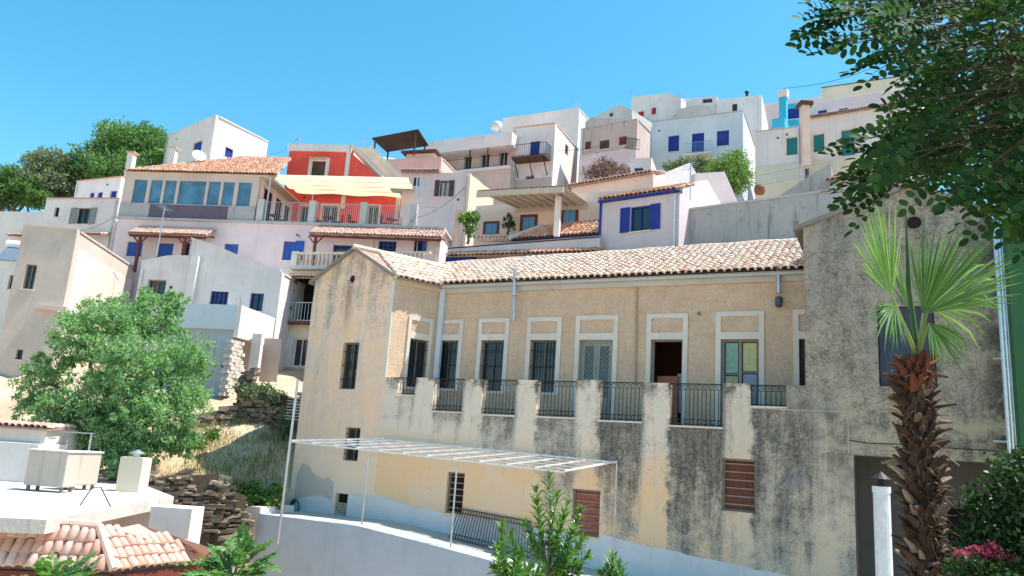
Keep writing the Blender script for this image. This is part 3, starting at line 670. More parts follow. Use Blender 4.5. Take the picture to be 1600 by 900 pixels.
    rd = MB(); rd.tube([pkp+aa*x+Vector((0, 0, .06)) for x in np.linspace(0, 4.4, 12)], .11, 8); rd.build('ridge', TILE1, T)
    # right wing
    we = wg; pz = H(1428, 291, D); eWL = H(1253, 356, D)[1]; eWR = 7.0
    rw = MB(); win = WF.rect(1372, 478, 1462, 604, D); vent = H(1428, 348, D)
    U1 = uEnd+.1
    lw2 = MB(); wpanel(lw2, we, uWing, uo0, base, 2.44); lw2.build('lower_wall', OFRONT, T)
    wpanel(rw, we, uWing, uo0, 2.44, [(uWing, eWL), (uo0, eWL+(pz[1]-eWL)*(uo0-uWing)/(pz[0]-uWing))], [], 0, .2)
    wpanel(rw, we, uo0, U1, zo, [(uo0, eWL+(pz[1]-eWL)*(uo0-uWing)/(pz[0]-uWing)), (pz[0], pz[1]), (U1, eWR)], [win], 0, .22)
    WR = we.shift(0); sd = Wall(we.P(U1, 0), we.P(U1, 0, -8)); wpanel(rw, sd, 0, 8, base, eWR)
    ws2 = Wall(we.P(uWing, 0, -6), we.P(uWing, 0, 0)); wpanel(rw, ws2, 0, 6, zfl-.3, eWL)
    rw.build('wing_wall', ORW, T)
    window(T, we, win, 'shut', col=wood('faded dark blue paint', (.06, .08, .12)), rev=.2)
    hv = MB(); disc(hv, we, vent[0], vent[1], .2, .003, .95, 20); hv.build('vent_hole', DARKIN, T)
    hr = MB(); hr.tube([we.P(vent[0]+.22*math.cos(t), vent[1]+.21*math.sin(t), .01) for t in np.linspace(0, 2*math.pi, 20)], .03, 5, False); hr.build('vent_rim', GC, T)
    v = MB()
    for p, qq in (((uWing-.25, eWL-.1), pz), (pz, (U1+.2, eWR-.05))):
        A_, B_ = we.P(p[0], p[1], .12), we.P(qq[0], qq[1]+.02, .12); v.obox(A_, B_-A_, Vector((0, 0, .14)), Vector((*(-we.n*6), 0)))
    v.build('wing_roof', GC, T)
    fin = MB(); A_ = we.P(uWing-.25, eWL-.05, .14); fin.obox(A_, Vector((*(E1*.16), 0)), Vector((*(-we.n*.2), 0)), Vector((0, 0, .24))); fin.build('finial', GC, T)
    # ground-floor recess, its shade put into the dark grey
    rc = MB(); GB = plaster('shade painted grey', (.17, .165, .17), .3)
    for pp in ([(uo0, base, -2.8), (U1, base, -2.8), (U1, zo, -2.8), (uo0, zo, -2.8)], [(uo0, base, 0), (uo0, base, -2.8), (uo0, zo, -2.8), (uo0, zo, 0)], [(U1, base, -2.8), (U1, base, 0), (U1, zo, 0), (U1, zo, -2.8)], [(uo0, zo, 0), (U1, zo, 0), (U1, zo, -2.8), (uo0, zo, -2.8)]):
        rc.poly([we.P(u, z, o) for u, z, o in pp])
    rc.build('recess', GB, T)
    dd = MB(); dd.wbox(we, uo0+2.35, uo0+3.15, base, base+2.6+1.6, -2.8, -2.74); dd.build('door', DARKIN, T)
    # painted white base and patch of grey cement (thin coats with ragged edges)
    wb = MB(); topl = [(462, 778), (480, 776), (498, 773), (512, 780), (521, 782)]
    def coat(px, name, mat, off, zbot):
        P_ = []
        for (x0, y0), (x1, y1) in zip(px[:-1], px[1:]):
            for t_ in np.linspace(0, 1, 8, endpoint=False): P_.append(H(x0+(x1-x0)*t_, y0+(y1-y0)*t_+random.uniform(-1.2, 1.2), D+off))
        P_.append(H(*px[-1], D+off)); b_ = MB()
        for p, q_ in zip(P_[:-1], P_[1:]): b_.poly([wg.P(p[0], zbot, off), wg.P(q_[0], zbot, off), wg.P(q_[0], q_[1], off), wg.P(p[0], p[1], off)])
        return b_.build(name, mat, T)
    WB = plaster('white painted base', (.70, .69, .71), .4, (.42, .42, .44))
    coat([(463, 780), (480, 776), (500, 774), (521, 783)], 'painted_base', WB, .008, base)
    coat([(544, 772), (600, 776), (619, 784), (690, 800)], 'painted_base', WB, .008, base)
    coat([(725, 806), (800, 815), (892, 836)], 'painted_base', WB, .008, base)
    coat([(938, 834), (1000, 850), (1100, 872), (1232, 900)], 'painted_base', WB, .008, base)
    for xa, xb, yy in ((521, 544, 823), (690, 725, 805), (892, 938, 841)): coat([(xa, yy), (xb, yy+2)], 'painted_base', WB, .008, base)
    coat([(464, 738), (472, 724), (482, 727), (490, 740), (503, 748), (512, 745), (522, 754)], 'cement_patch', plaster('patch cement', (.58, .50, .45), .3), .004, -2.9)
    # slatted lower windows
    BRK = flat('red brick infill', (.33, .12, .09), .9, 0, .4, 14)
    for (u0, u1, z0, z1), tone in zip(LW, (DARKIN, BRK, wood('dark red boards', (.16, .05, .035)))):
        f = MB(); t_ = .06; f.wbox(wp, u0, u0+t_, z0, z1, -.24, -.12); f.wbox(wp, u1-t_, u1, z0, z1, -.24, -.12); f.wbox(wp, u0+t_, u1-t_, z1-t_, z1, -.24, -.12); f.wbox(wp, u0+t_, u1-t_, z0, z0+t_, -.24, -.12)
        wi = f.build('window', OLDW, T); p = MB(); p.wbox(wp, u0+t_, u1-t_, z0+t_, z1-t_, -.24, -.22); p.build('boarding', tone, wi)
        n = 6
        for i in range(n):
            z = z0+t_+(z1-z0-2*t_)*(i+.6)/n; s_ = MB(); s_.wbox(wp, u0+t_, u1-t_, z-.02, z+.02, -.2, -.15); s_.build('slat', wood('grey slat', (.33, .25, .2)), wi)
            if tone is not DARKIN:
                z2 = z-(z1-z0)/n*.46; s_ = MB(); s_.wbox(wp, u0+t_, u1-t_, z2-(z1-z0)/n*.36, z2+(z1-z0)/n*.36, -.215, -.19); s_.build('board', tone, wi)
    r = GW[2]; p = MB(); p.wbox(wg, r[0], r[1], r[2], r[3], -.25, -.22); wi = p.build('window', DARKIN, T)
    for i in range(9):
        z = r[2]+.09*i; b_ = MB(); o_ = random.uniform(0, .08); b_.wbox(wg, r[0]+.02+o_, r[1]-.02, z, z+.075, -.2, -.06); b_.build('stone', flat('stacked stone', (.38, .34, .28), .9, 0, .3), wi)
    # flue, lamp and cables on the facade
    def pipe(px, y0, y1, rad, mat, name, off=.14, parts=()):
        a_, b_ = H(px[0], y0, off), H(px[1], y1, off); m_ = MB(); m_.tube([WF.P(*a_, off), WF.P(*b_, off)], rad, 10); return m_.build(name, mat, T)
    pipe((805, 803.5), 421, 462, .075, METAL, 'flue_pipe', .3); pipe((803.5, 803), 464, 501, .06, METAL, 'flue_pipe', .3); 
    b_ = MB(); a_ = H(804, 460, .3); b_.tube([WF.P(a_[0], a_[1]-.05, .3), WF.P(a_[0], a_[1]+.05, .3)], .095, 10); b_.build('flue_collar', METAL, T)
    pipe((1216, 1217), 413, 458, .07, METAL, 'lamp_bracket', .2); a_ = H(1217, 470, .22); b_ = MB(); b_.lathe(WF.P(a_[0], a_[1]-.22, .22), [(.05, 0), (.11, .05), (.13, .3), (.06, .36)], 12); b_.build('lamp_head', flat('slate lamp', (.06, .09, .13), .4, .3), T)
    pipe((995, 993), 438, 600, .03, flat('ochre conduit', (.42, .31, .2), .8), 'downpipe', .05)
    cb = MB(); pts = [H(x, y, D+.02) for x, y in ((1172, 637), (1228, 640), (1290, 642), (1322, 643), (1325, 660), (1326, 710))]; cb.tube([wg.P(*p, .02) for p in pts], .014, 5); cb.build('cable', flat('pale cable', (.5, .47, .42), .7), T)
    cb = MB(); pts = [H(x, y, D+.02) for x, y in ((1326, 688), (1360, 693), (1400, 694), (1480, 700), (1560, 705))]; cb.tube([wg.P(*p, .02) for p in pts], .012, 5); cb.build('cable', IRON, T)
    rs = MB(); a_ = H(1092, 490, .03); rs.lathe(WF.P(a_[0], a_[1], .03), [(.05, -.05), (.07, 0), (.05, .05)], 8); rs.build('junction_box', flat('grey box', (.25, .22, .19), .8), T)
    return T
old_building()

# ------------------------------------------------------------------ houses up the hillside
DBG = []
def hw(TL, TR, d, at='L', dr=None):
    W = level_wall(TL, TR, d, at, dr); DBG.append((TL, TR, round(W.L, 1), round(math.degrees(math.atan2(W.n.x, -W.n.y)), 0), round(W.ztop, 1))); return W
def side_to(W, px, py):                       # depth at which the right side wall ends at this pixel column
    return max(1.5, W.side(5).hit(px, py)[0])
W_ = lambda *a, **k: (a, k)
# --- long pink house with the glazed veranda and cafe terrace
WP = hw((185, 339), (690, 356), 45)
pw = [((198, 378, 222, 401), 'shut', dict(col=BLUE)), ((246, 380, 270, 404), 'shut', dict(col=BLUE)), ((288, 379, 296, 402), 'glass', dict(frame=BROWNW)), ((350, 381, 372, 398), 'shut', dict(col=BLUE)), ((442, 377, 461, 407), 'shut', dict(col=BLUE)), ((519, 383, 573, 412), 'glass', dict(col=BLUE)),
      ((591, 376, 619, 394), 'grid', dict(col=BLUE)), ((647, 371, 660, 394), 'glass', dict(col=BLUE))]
PH, _, _ = house('pink_house', 'long pale pink house with blue shutters, glazed veranda and railed roof terrace', WP, None, 12, PINK, pw)
def veranda():
    T = PH; W = WP; H = W.hit; zt = W.ztop; z1 = H(300, 319)[1]; z2 = H(300, 282)[1]; z3 = H(300, 271)[1]; ua, ub = H(190, 300)[0], H(402, 300)[0]
    b = MB(); b.wbox(W, -.1, W.L+.2, zt-.12, zt+.02, -11, .12); b.build('terrace_slab', GREYC, T)
    b = MB(); b.wbox(W, ua, ub, zt+.02, z1, -.3, -.05); b.build('low_wall', plaster('stained terrace wall', (.42, .40, .40), .9, (.13, .12, .15)), T)
    b = MB(); p0, p1 = H(232, 330)[0], H(355, 330)[0]; b.wbox(W, p0, p1, zt+.08, z1-.06, -.05, -.035); b.build('dark_sheet', plaster('dark plastic sheet', (.15, .12, .16), .9, (.04, .035, .06)), T)
    cols = [(205.7, 226.5), (232, 250.4), (254.6, 272.4), (277, 319), (323, 342), (346, 364), (370, 391)]
    fr = MB(); FR = plaster('veranda frame', (.62, .50, .44), .2); edges = [ua] + [H(x, 300)[0] for c in cols for x in c] + [ub]
    for i in range(0, len(edges), 2): fr.wbox(W, edges[i], edges[i+1], z1, z2, -.28, -.1)
    fr.wbox(W, ua, ub, z2, z3, -.3, -.08); fr.build('window_frame', FR, T)
    GB = glass('blue reflecting glass', (.10, .24, .36), .03)
    for c in cols:
        g = MB(); g.wbox(W, H(c[0], 300)[0], H(c[1], 300)[0], z1, z2, -.22, -.18); g.build('window_pane', GB, T)
    b = MB(); DP = 5.2
    b.wbox(W, ua, ua+.3, zt, z3, -DP, -.3); b.wbox(W, ua+.3, ub, zt, z3, -DP-.2, -DP); b.build('veranda_wall', WHITE, T)
    S = Wall(W.P(ub, 0, -.3), W.P(ub, 0, -DP)); q = MB(); hh = [(S.L*.12, S.L*.38, zt+.1, z2), (S.L*.5, S.L*.7, zt+.1, z2), (S.L*.78, S.L*.95, zt+.6, z2)]
    wpanel(q, S, 0, S.L, zt, z3, hh, 0, .1); q.build('veranda_wall', WHITE, T)
    for h in hh: window(T, S, h, 'glass', frame=REDW, rev=.08)
    # tiled roof
    ue, ur = H(434, 272)[0], H(454, 250, -4.2)[0]; wd = ue-ua+.15
    tile_field(T, W.P(ua-.15, z3+.03, .12), Vector((*W.e, 0)), Vector((*(-W.n*4.3), 2.65)), wd, 5.05, .2, .36, TILE2, clip=lambda u, v: v*1.0 < u < wd+(ur-ue)*v/5.05, deckpoly=[W.P(ua-.15, z3+.03, .12), W.P(ue, z3+.03, .12), W.P(ur, z3+2.68, -4.18), W.P(ua+4.9, z3+2.68, -4.18)])
    b = MB(); b.tube([W.P(ua+4.9, z3+2.74, -4.18), W.P(ur, z3+2.74, -4.18)], .1, 8); b.build('ridge', TILE2, T)
    b = MB(); b.wbox(W, ua-.1, ub+.6, z3-.02, z3+.03, -5, .05); b.build('soffit', CREAM, T)
    # terrace railing with grey piers
    zr = H(500, 317)[1]
    pier = [H(x, 330)[0] for x in (406, 487, 567.5, 646)]
    for u in pier:
        b = MB(); b.wbox(W, u-.2, u+.2, zt+.02, zr+.12, -.35, .02); b.build('pier', GREYL, T)
    for a, c in zip(pier[:-1], pier[1:]): railing(T, W.P(a+.2, zt+.02, -.15), W.P(c-.2, zt+.02, -.15), zr-zt, 22, METAL)
    railing(T, W.P(pier[3]+.2, zt+.02, -.15), W.P(W.L+.5, zt-.1, -.15), zr-zt, 10, METAL)
    # canopies with tiles on brown posts
    for (x0, x1, ye, yt, posts, ln) in ((199, 322, 366, 357, (214, 285), 1.1), (482, 690, 368, 359, (490,), 1.2)):
        u0, u1 = H(x0, ye, ln)[0], H(x1, ye, ln)[0]; ze = H((x0+x1)/2, ye, ln)[1]; zw = H((x0+x1)/2, yt-1, 0)[1]
        tile_shed(T, W, u0, u1, ze, ln, ln, max(.25, zw-ze), .2, TILE3)
        b = MB(); b.wbox(W, u0+.05, u1-.05, ze-.16, ze-.05, ln-.25, ln-.1)
        n = int((u1-u0)/.8)
        for i in range(n+1): u = u0+.08+(u1-u0-.16)*i/n; b.bar(W.P(u, ze-.05, ln-.02), W.P(u, ze+.2, .0), .07, .09)
        b.build('canopy_beams', REDW, T)
        for x in posts:
            u = H(x, 385, ln)[0]; p = MB(); p.wbox(W, u-.07, u+.07, ze-2.3, ze-.16, ln-.24, ln-.1); p.bar(W.P(u, ze-.6, ln-.17), W.P(u-.45, ze-.12, ln-.17), .07); p.bar(W.P(u, ze-.6, ln-.17), W.P(u+.45, ze-.12, ln-.17), .07); p.build('canopy_post', REDW, T)
    q = MB(); r = W.rect(461, 377, 474, 407); leafbox(q, W, r[0], r[1], r[2], r[3], .08, .05); q.build('open_shutter', BLUE, T)
    q = MB(); r = W.rect(660.5, 370, 667, 393); leafbox(q, W, r[0], r[1], r[2], r[3], .08, .05); q.build('open_shutter', BLUE, T)
    b = MB(); b.wbox(W, H(578, 385)[0], H(583, 385)[0], H(580, 410)[1], H(580, 371)[1], 0, .1); b.build('corner_strip', TRIM, T)
    # chimneys
    for x, y0, y1, dd in ((202, 240, 268, 2.5), (267, 233, 265, 3.2)):
        c0 = W.hit(x, y1, -dd); zt_ = W.hit(x, y0, -dd)[1]; c = MB(); c.wbox(W, c0[0]-.2, c0[0]+.2, c0[1]-.5, zt_, -dd-.2, -dd+.2); k = c.build('chimney', WHITE2, T); c = MB(); c.wbox(W, c0[0]-.3, c0[0]+.3, zt_, zt_+.07, -dd-.3, -dd+.3); c.build('cap', TILE2, k)
    # wall lamp
    l = MB(); p = W.P(*H(468, 370), .0); l.tube([p, p+Vector((*(W.n*.4), .06)), p+Vector((*(W.n*.45), -.1))], .03, 6); l.build('wall_lamp', IRON, T)
veranda()
# --- red house behind the terrace
WRD = WP.shift(-5.3)
a = WRD.hit(449, 260)[0]; b_ = WRD.hit(628, 320)[0]; WRD = Wall(WRD.P(a, 0), WRD.P(b_, 0)); WRD.ztop = WRD.hit(500, 237)[1]
RH, _, _ = house('red_house', 'bright red house with white trim behind the cafe terrace', WRD, WP.ztop, 7, REDP,
   [((487, 252, 508, 278), 'shut', dict(col=BROWNW, trim=(TRIM, .25))), ((468, 322, 482, 352), 'glass', dict(frame=TRIM, trim=(TRIM, .12))), ((503, 322, 527, 352), 'glass', dict(frame=TRIM, trim=(TRIM, .12))), ((573, 322, 591, 352), 'glass', dict(frame=TRIM, trim=(TRIM, .12)))], prof=[(449, 237), (546, 236), (596, 281), (628, 306)])
def red_extra():
    T, W = RH, WRD; H = W.hit; b = MB(); zt = W.ztop
    b.wbox(W, -.1, H(547, 236)[0], zt, zt+.5, -7, .1); b.build('parapet', WHITE, T)
    b = MB(); u = H(546, 260)[0]; b.wbox(W, u-.28, u, zt-4.0, zt, 0, .06); b.build('corner_strip', TRIM, T)
    p, q = W.P(u-.05, zt+.45, .1), W.P(H(598, 281)[0], H(598, 279)[1], .1); b = MB(); b.obox(p, q-p, Vector((0, 0, .22)), Vector((*(-W.n*.3), 0))); b.build('verge', TRIM, T)
    W2 = W.shift(-.34); CR = plaster('cream roof cement', (.74, .60, .48), .3); q2 = [W2.P(*W2.hit(x, y)) for x, y in ((545, 229), (578, 231), (627, 279), (594, 284))]; b = MB(); b.poly(q2[::-1]); kk = Vector((*(-W.n*.4), 0)); b.poly([v_+kk for v_ in q2])
    for i in range(4): b.poly([q2[i], q2[(i+1) % 4], q2[(i+1) % 4]+kk, q2[i]+kk])
    b.build('side_gable', CR, T); b = MB(); b.bar(q2[1]+Vector((0, 0, .02)), q2[2]+Vector((0, 0, .02)), .22, .3); b.build('verge', TRIM, T)
    u2 = H(621, 330)[0]; b = MB(); b.wbox(W, u2-.15, u2+.12, WP.ztop, H(621, 304)[1], 0, .08); b.build('corner_strip', TRIM, T)
    c = MB(); r = W.rect(484, 246, 511, 250); 
    tile_field(T, W.P(r[0], r[2], .22), Vector((*W.e, 0)), Vector((*(-W.n*.25), .12)), r[1]-r[0], .28, .16, .28, TILE3, deck=False)
red_extra()
def awning():
    T = thing('terrace_awning', 'cream fabric awning stretched over the cafe terrace', 'awning', WP.P(9, WP.ztop))
    W = WP; t = NT('cream canvas'); t.out((.84, .77, .67), .9); tr = t.n('ShaderNodeBsdfTranslucent'); tr.inputs[0].default_value = (.86, .77, .64, 1); mx = t.n('ShaderNodeMixShader'); mx.inputs[0].default_value = .7
    t.l(t.b.outputs[0], mx.inputs[1]); t.l(tr.outputs[0], mx.inputs[2]); t.l(mx.outputs[0], t.t.nodes['Material Output'].inputs[0])
    N, Mv = 30, 12; V = []
    n0 = [W.P(*W.hit(x, y, .1), .1) for x, y in ((419, 273), (638, 278))]; Wr = WP.shift(-5.2); f0 = [Wr.P(*Wr.hit(x, y)) for x, y in ((470, 301), (655, 309))]
    for j in range(Mv+1):
        for i in range(N+1):
            s, r = i/N, j/Mv; p = (n0[0].lerp(n0[1], s)).lerp(f0[0].lerp(f0[1], s), r)
            p.z -= .14*math.sin(math.pi*((r*4) % 1)) + .05*math.sin(s*math.pi*5)*r; V.append(p)
    V2 = [v+Vector((0, 0, .012)) for v in V]; k = len(V); Fq = []
    for j in range(Mv):
        for i in range(N):
            q = j*(N+1)+i; Fq.append((q, q+1, q+N+2, q+N+1)); Fq.append((k+q, k+q+N+1, k+q+N+2, k+q+1))
    npmesh('canvas', V+V2, Fq, t.m, T, None, True)
    b = MB(); 
    for r in (.25, .5, .75): b.bar(n0[0].lerp(f0[0], r), n0[1].lerp(f0[1], r), .05)
    b.build('cross_wires', METAL, T)
    for x, s in ((417, 0), (648, 1.0)):
        u = W.hit(x, 320, .0)[0]; p = MB(); top = n0[0].lerp(n0[1], s) if s < 1 else W.P(u, n0[1].z+.1); p.tube([W.P(u, WP.ztop, 0), W.P(u, top.z+.05, 0)], .045, 8); p.build('pole', METAL, T)
    u = Wr.hit(455, 320)[0]; p = MB(); p.tube([W.P(W.hit(463, 330)[0], WP.ztop, -2.5), W.P(W.hit(463, 303)[0], n0[0].z-.3, -2.5)], .035, 6); p.build('pole', METAL, T)
awning()
def cafe():
    def chair(i, p, rz, label):
        T = thing('cafe_chair', label, 'chair', p, 'dark chairs on the cafe terrace'); c, s = math.cos(rz), math.sin(rz)
        R = lambda x, y, z: p+Vector((x*c-y*s, x*s+y*c, z))
        b = MB(); b.obox(R(-.21, -.21, .43), R(.42, 0, 0)-p, R(0, .42, 0)-p, Vector((0, 0, .04))); b.build('seat', BROWNW, T)
        b = MB(); b.obox(R(-.21, .19, .5), R(.42, 0, 0)-p, R(0, .03, 0)-p, Vector((0, 0, .42))); b.build('backrest', BROWNW, T)
        for x in (-.19, .19):
            for y in (-.19, .19): b = MB(); b.bar(R(x, y, 0), R(x, y, .43), .035); b.build('leg', IRON, T)
    def table(p, label):
        T = thing('cafe_table', label, 'table', p, 'small tables on the cafe terrace')
        b = MB(); b.lathe(p, [(.34, .71), (.36, .74)], 12); b.build('table_top', BROWNW, T)
        b = MB(); b.tube([p+Vector((0, 0, .02)), p+Vector((0, 0, .71))], .035, 6); b.build('pedestal', IRON, T); b = MB(); b.lathe(p, [(.24, 0), (.2, .03)], 10); b.build('base', IRON, T)
    z = WP.ztop+.024
    def at(x, o): u = WP.hit(x, 338, o)[0]; return WP.P(u, z, o)
    CH = [(419, -1.1, 1.4, 'dark cafe chair by the leftmost railing bay, next to the veranda'), (440, -1.2, -1.5, 'dark cafe chair in the left railing bay, nearer the first pier'), (498, -1.1, 1.5, 'dark cafe chair just right of the second terrace pier'), (530, -1.2, -1.6, 'dark cafe chair in the middle railing bay, facing left'), (551, -1.0, 1.3, 'dark cafe chair left of the third terrace pier'), (602, -1.1, 1.5, 'dark cafe chair in the right railing bay by the red wall'), (622, -1.3, -1.4, 'rightmost dark cafe chair near the awning pole')]
    for i, (x, o, r, l) in enumerate(CH): chair(i, at(x, o), r, l)
    for x, o, l in ((430, -1.2, 'small round cafe table in the left railing bay'), (514, -1.2, 'small round cafe table in the middle railing bay'), (612, -1.2, 'small round cafe table in the right railing bay')): table(at(x, o), l)
cafe()
# --- houses further left and above
W = hw((262, 213), (338, 181), 63, 'R'); c = pt(419, 222, 1); zc = W.ztop; SB = Wall(W.B, (lambda p: (p.x, p.y))(ray(419, 222)*(zc/ray(419, 222).z)))
house('white_house', 'tall white cubic house standing against the sky above the glazed veranda', W, None, 6, WHITE2, [((302, 222, 315, 240), 'shut', dict(col=DBLUE, sill=False, trim=(WHITE, .12)))], [((351, 231, 364, 247), 'shut', dict(col=DBLUE, trim=(WHITE, .12)))], sideW=SB, coping=WHITE)
W = hw((120, 284), (190, 277), 54); T, _, _ = house('white_house', 'small white house with three blue windows below the pine trees', W, None, 6, WHITE, [((140, 301, 147, 311), 'shut', dict(col=DBLUE)), ((152, 300, 160, 311), 'shut', dict(col=DBLUE)), ((172, 298, 182, 310), 'shut', dict(col=DBLUE))], coping=TILE2)
W = hw((73, 311), (187, 311), 49); T, _, _ = house('white_house', 'white house with grey open shutters and a tiled parapet edge', W, None, 7, WHITE, [((120, 325, 140, 350), 'open', dict(col=GREYSH, frame=BROWNW)), ((85, 324, 92, 339), 'glass', dict(frame=BROWNW))], coping=TILE3)
tile_shed(T, W, *[W.hit(x, 362, .9)[0] for x in (118, 158)], W.hit(140, 366, .9)[1], .9, .9, .3, .2, TILE3)
W = hw((-30, 330), (75, 331), 50); T, _, _ = house('white_house', 'low white house wall at the far left edge under the trees', W, None, 6, WHITE2)
tile_shed(T, W, *[W.hit(x, 365, .7)[0] for x in (12, 35)], W.hit(24, 368, .7)[1], .7, .7, .3, .2, TILE3)
W = hw((-40, 412), (30, 412), 40); T, _, _ = house('white_house', 'white flat roofed house at the left edge beside the beige tower', W, None, 6, WHITE, [((13, 430, 20, 452), 'glass', dict(frame=BROWNW))], coping=WHITE2)
def solar(name, label, p, rz, tilt, wd, ln, tank=True):
    T = thing(name, label, 'water heater', p); c, s = math.cos(rz), math.sin(rz); ex = Vector((c, s, 0)); ey = Vector((-s*math.cos(tilt), c*math.cos(tilt), math.sin(tilt))); en = ex.cross(ey)
    b = MB(); b.obox(p+Vector((0, 0, .2)), ex*wd, ey*ln, en*.09); b.build('collector', flat('collector glass', (.12, .16, .2), .1), T)
    b = MB(); q = p+Vector((0, 0, .35))+ey*ln; b.tube([q-ex*.1, q+ex*(wd+.1)], .25, 12); b.build('tank', flat('white tank', (.7, .7, .7), .4), T)
    for k in (.1, wd-.1): b = MB(); b.bar(p+ex*k, p+ex*k+Vector((0, 0, .22)), .04); b.bar(Vector((q+ex*k).xy.to_3d())+Vector((0, 0, p.z)), q+ex*k, .04); b.build('support', METAL, T)
solar('solar_heater', 'solar water heater on the flat roof at the left edge', pt(-8, 412, 41), .15, .75, 1.4, 1.5)
# --- beige tower house at the left
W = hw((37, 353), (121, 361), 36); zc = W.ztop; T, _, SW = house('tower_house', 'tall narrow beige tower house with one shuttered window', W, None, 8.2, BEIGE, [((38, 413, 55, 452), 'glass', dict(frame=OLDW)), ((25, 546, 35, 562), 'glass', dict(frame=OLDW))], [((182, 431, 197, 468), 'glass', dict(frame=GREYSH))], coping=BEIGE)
b = MB(); q = SW; b.wbox(q, .35, q.L, zc-9, zc-.75, 0, .012); b.build('sun_paint_side', plaster('sun painted cream', (.68, .60, .54), .35, (.42, .36, .32)), T)  # lighter coat paints direct sun onto the tower's side
b = MB(); b.wbox(W, W.L*.55, W.L+.3, zc-4.0, zc-3.8, 0, .3); b.build('ledge', BEIGE, T)
# --- white house with balcony, its front coloured blue-grey for shade
WB2 = hw((222, 405), (441, 428), 39.5, dr=38.5)
T, _, _ = house('white_house', 'white house with sloping parapet behind the big green tree', WB2, None, 5, WHITE, [((229, 437, 258, 468), 'glass', dict(frame=OLDW)), ((328, 455, 356, 476), 'grid', dict(col=DBLUE)), ((390, 458, 411, 486), 'glass', dict(frame=DBLUE))], prof=[(222, 410), (262, 402), (296, 402), (299, 374), (330, 383), (407, 416), (441, 428)], coping=WHITE2)
b = MB(); u = WB2.hit(305, 430)[0]; b.wbox(WB2, u-.22, u+.2, WB2.hit(305, 480)[1], WB2.hit(305, 402)[1], 0, .3); b.build('buttress', WHITE2, T)
b = MB(); r = WB2.rect(368, 466, 376, 478); b.wbox(WB2, *r, 0, .06); b.build('meter_box', TRIM, T)
WBB = hw((255, 474), (378, 476), 35.8, dr=35.0); SB = Wall(WBB.B, (lambda p: (p.x, p.y))(pt(430, 498, 38.3)))
def balcony_block():
    W = WBB; T = thing('balcony_block', 'white balcony parapet with blue shade painted on its front above a stone wall beside the green tree', 'balcony', W.P(W.L/2, 2)); z1 = W.ztop; z0 = W.hit(320, 513)[1]
    for w_, m_, nm, off in ((W, BLUEWH, 'parapet', .001), (SB, WHITE2, 'parapet', 0)):  # front gets a blue shade tone, side a lit white
        b = MB(); b.wbox(w_, 0, w_.L, z0-(0 if w_ is W else .35), z1, -.22, off); b.build(nm, m_, T)
    b = MB(); b.poly([W.P(0, z0+.2), W.P(W.L, z0+.2), Vector((*SB.B, z0+.2)), W.P(0, z0+.2, -3.4)]); b.poly([W.P(0, z0+.05), W.P(W.L, z0+.05), Vector((*SB.B, z0+.05)), W.P(0, z0+.05, -3.4)]); b.build('floor', GREYL, T)
    b = MB(); Wl = W.shift(-.15); wpanel(b, Wl, 0, Wl.L-.3, 1, z0, [Wl.rect(346, 565, 353, 575)]); b.build('base_wall', plaster('old blue grey wall', (.42, .45, .48), .8, (.2, .21, .22)), T)
    # stones of the sunlit buttress
    WQ = Wall(pt(352, 600, 34.6), pt(388, 560, 36.0)); MBX = []
    for j in range(15):
        for i in range(6):
            z = 1.6+j*.17; u = i*.24+(j % 2)*.12; lim = WQ.L*(1-.035*j)
            if u > lim: continue
            s_ = MB(); s_.wbox(WQ, u, u+.23, z, z+.155, -.3, random.uniform(0, .08)); s_.build('stone', flat('pale rubble', (.55, .51, .47), .95, 0, .3), T)
    c0 = pt(392, 597, 36); b = MB(); b.box(c0.x-.22, c0.x+.22, c0.y, c0.y+.4, c0.z-.5, z0); b.build('post', WHITE2, T)
    b = MB(); WQ2 = Wall(pt(398, 600, 37.5), pt(432, 600, 37.5)); wpanel(b, WQ2, 0, WQ2.L, .5, z0); b.build('back_wall', BEIGE, T)
balcony_block()
# --- house with the balustrade and the plant-filled loggia
WLG = hw((437, 420), (545, 420), 40.5)
zq = WLG.hit(470, 419)[1]
T, _, _ = house('cream_house', 'cream house with plant filled loggia and stone balustrade on top', WLG, None, 4.5, CREAM, [((441, 434, 497, 505), 'void', dict(frame=REDW, pane=DARKIN, rev=1.3)), ((458, 529, 482, 573), 'glass', dict(frame=WHITE, rev=.1))])
q = MB(); r = WLG.rect(432, 527, 457, 574); leafbox(q, WLG, r[0]+.05, r[1], r[2], r[3], .07, .05); q.build('open_shutter', wood('white shutter paint', (.7, .7, .7)), T)
r = WLG.rect(436, 474, 500, 504); railing(T, WLG.P(r[0], r[2], .25), WLG.P(r[1], r[2], .25), r[3]-r[2], 13, METAL); b = MB(); b.wbox(WLG, r[0]-.05, r[1], r[2]-.12, r[2], 0, .35); b.build('balcony_slab', REDW, T)
tile_shed(T, WLG, *[WLG.hit(x, 430, .6)[0] for x in (441, 512)], WLG.hit(470, 433, .6)[1], .6, .6, .22, .2, TILE3)
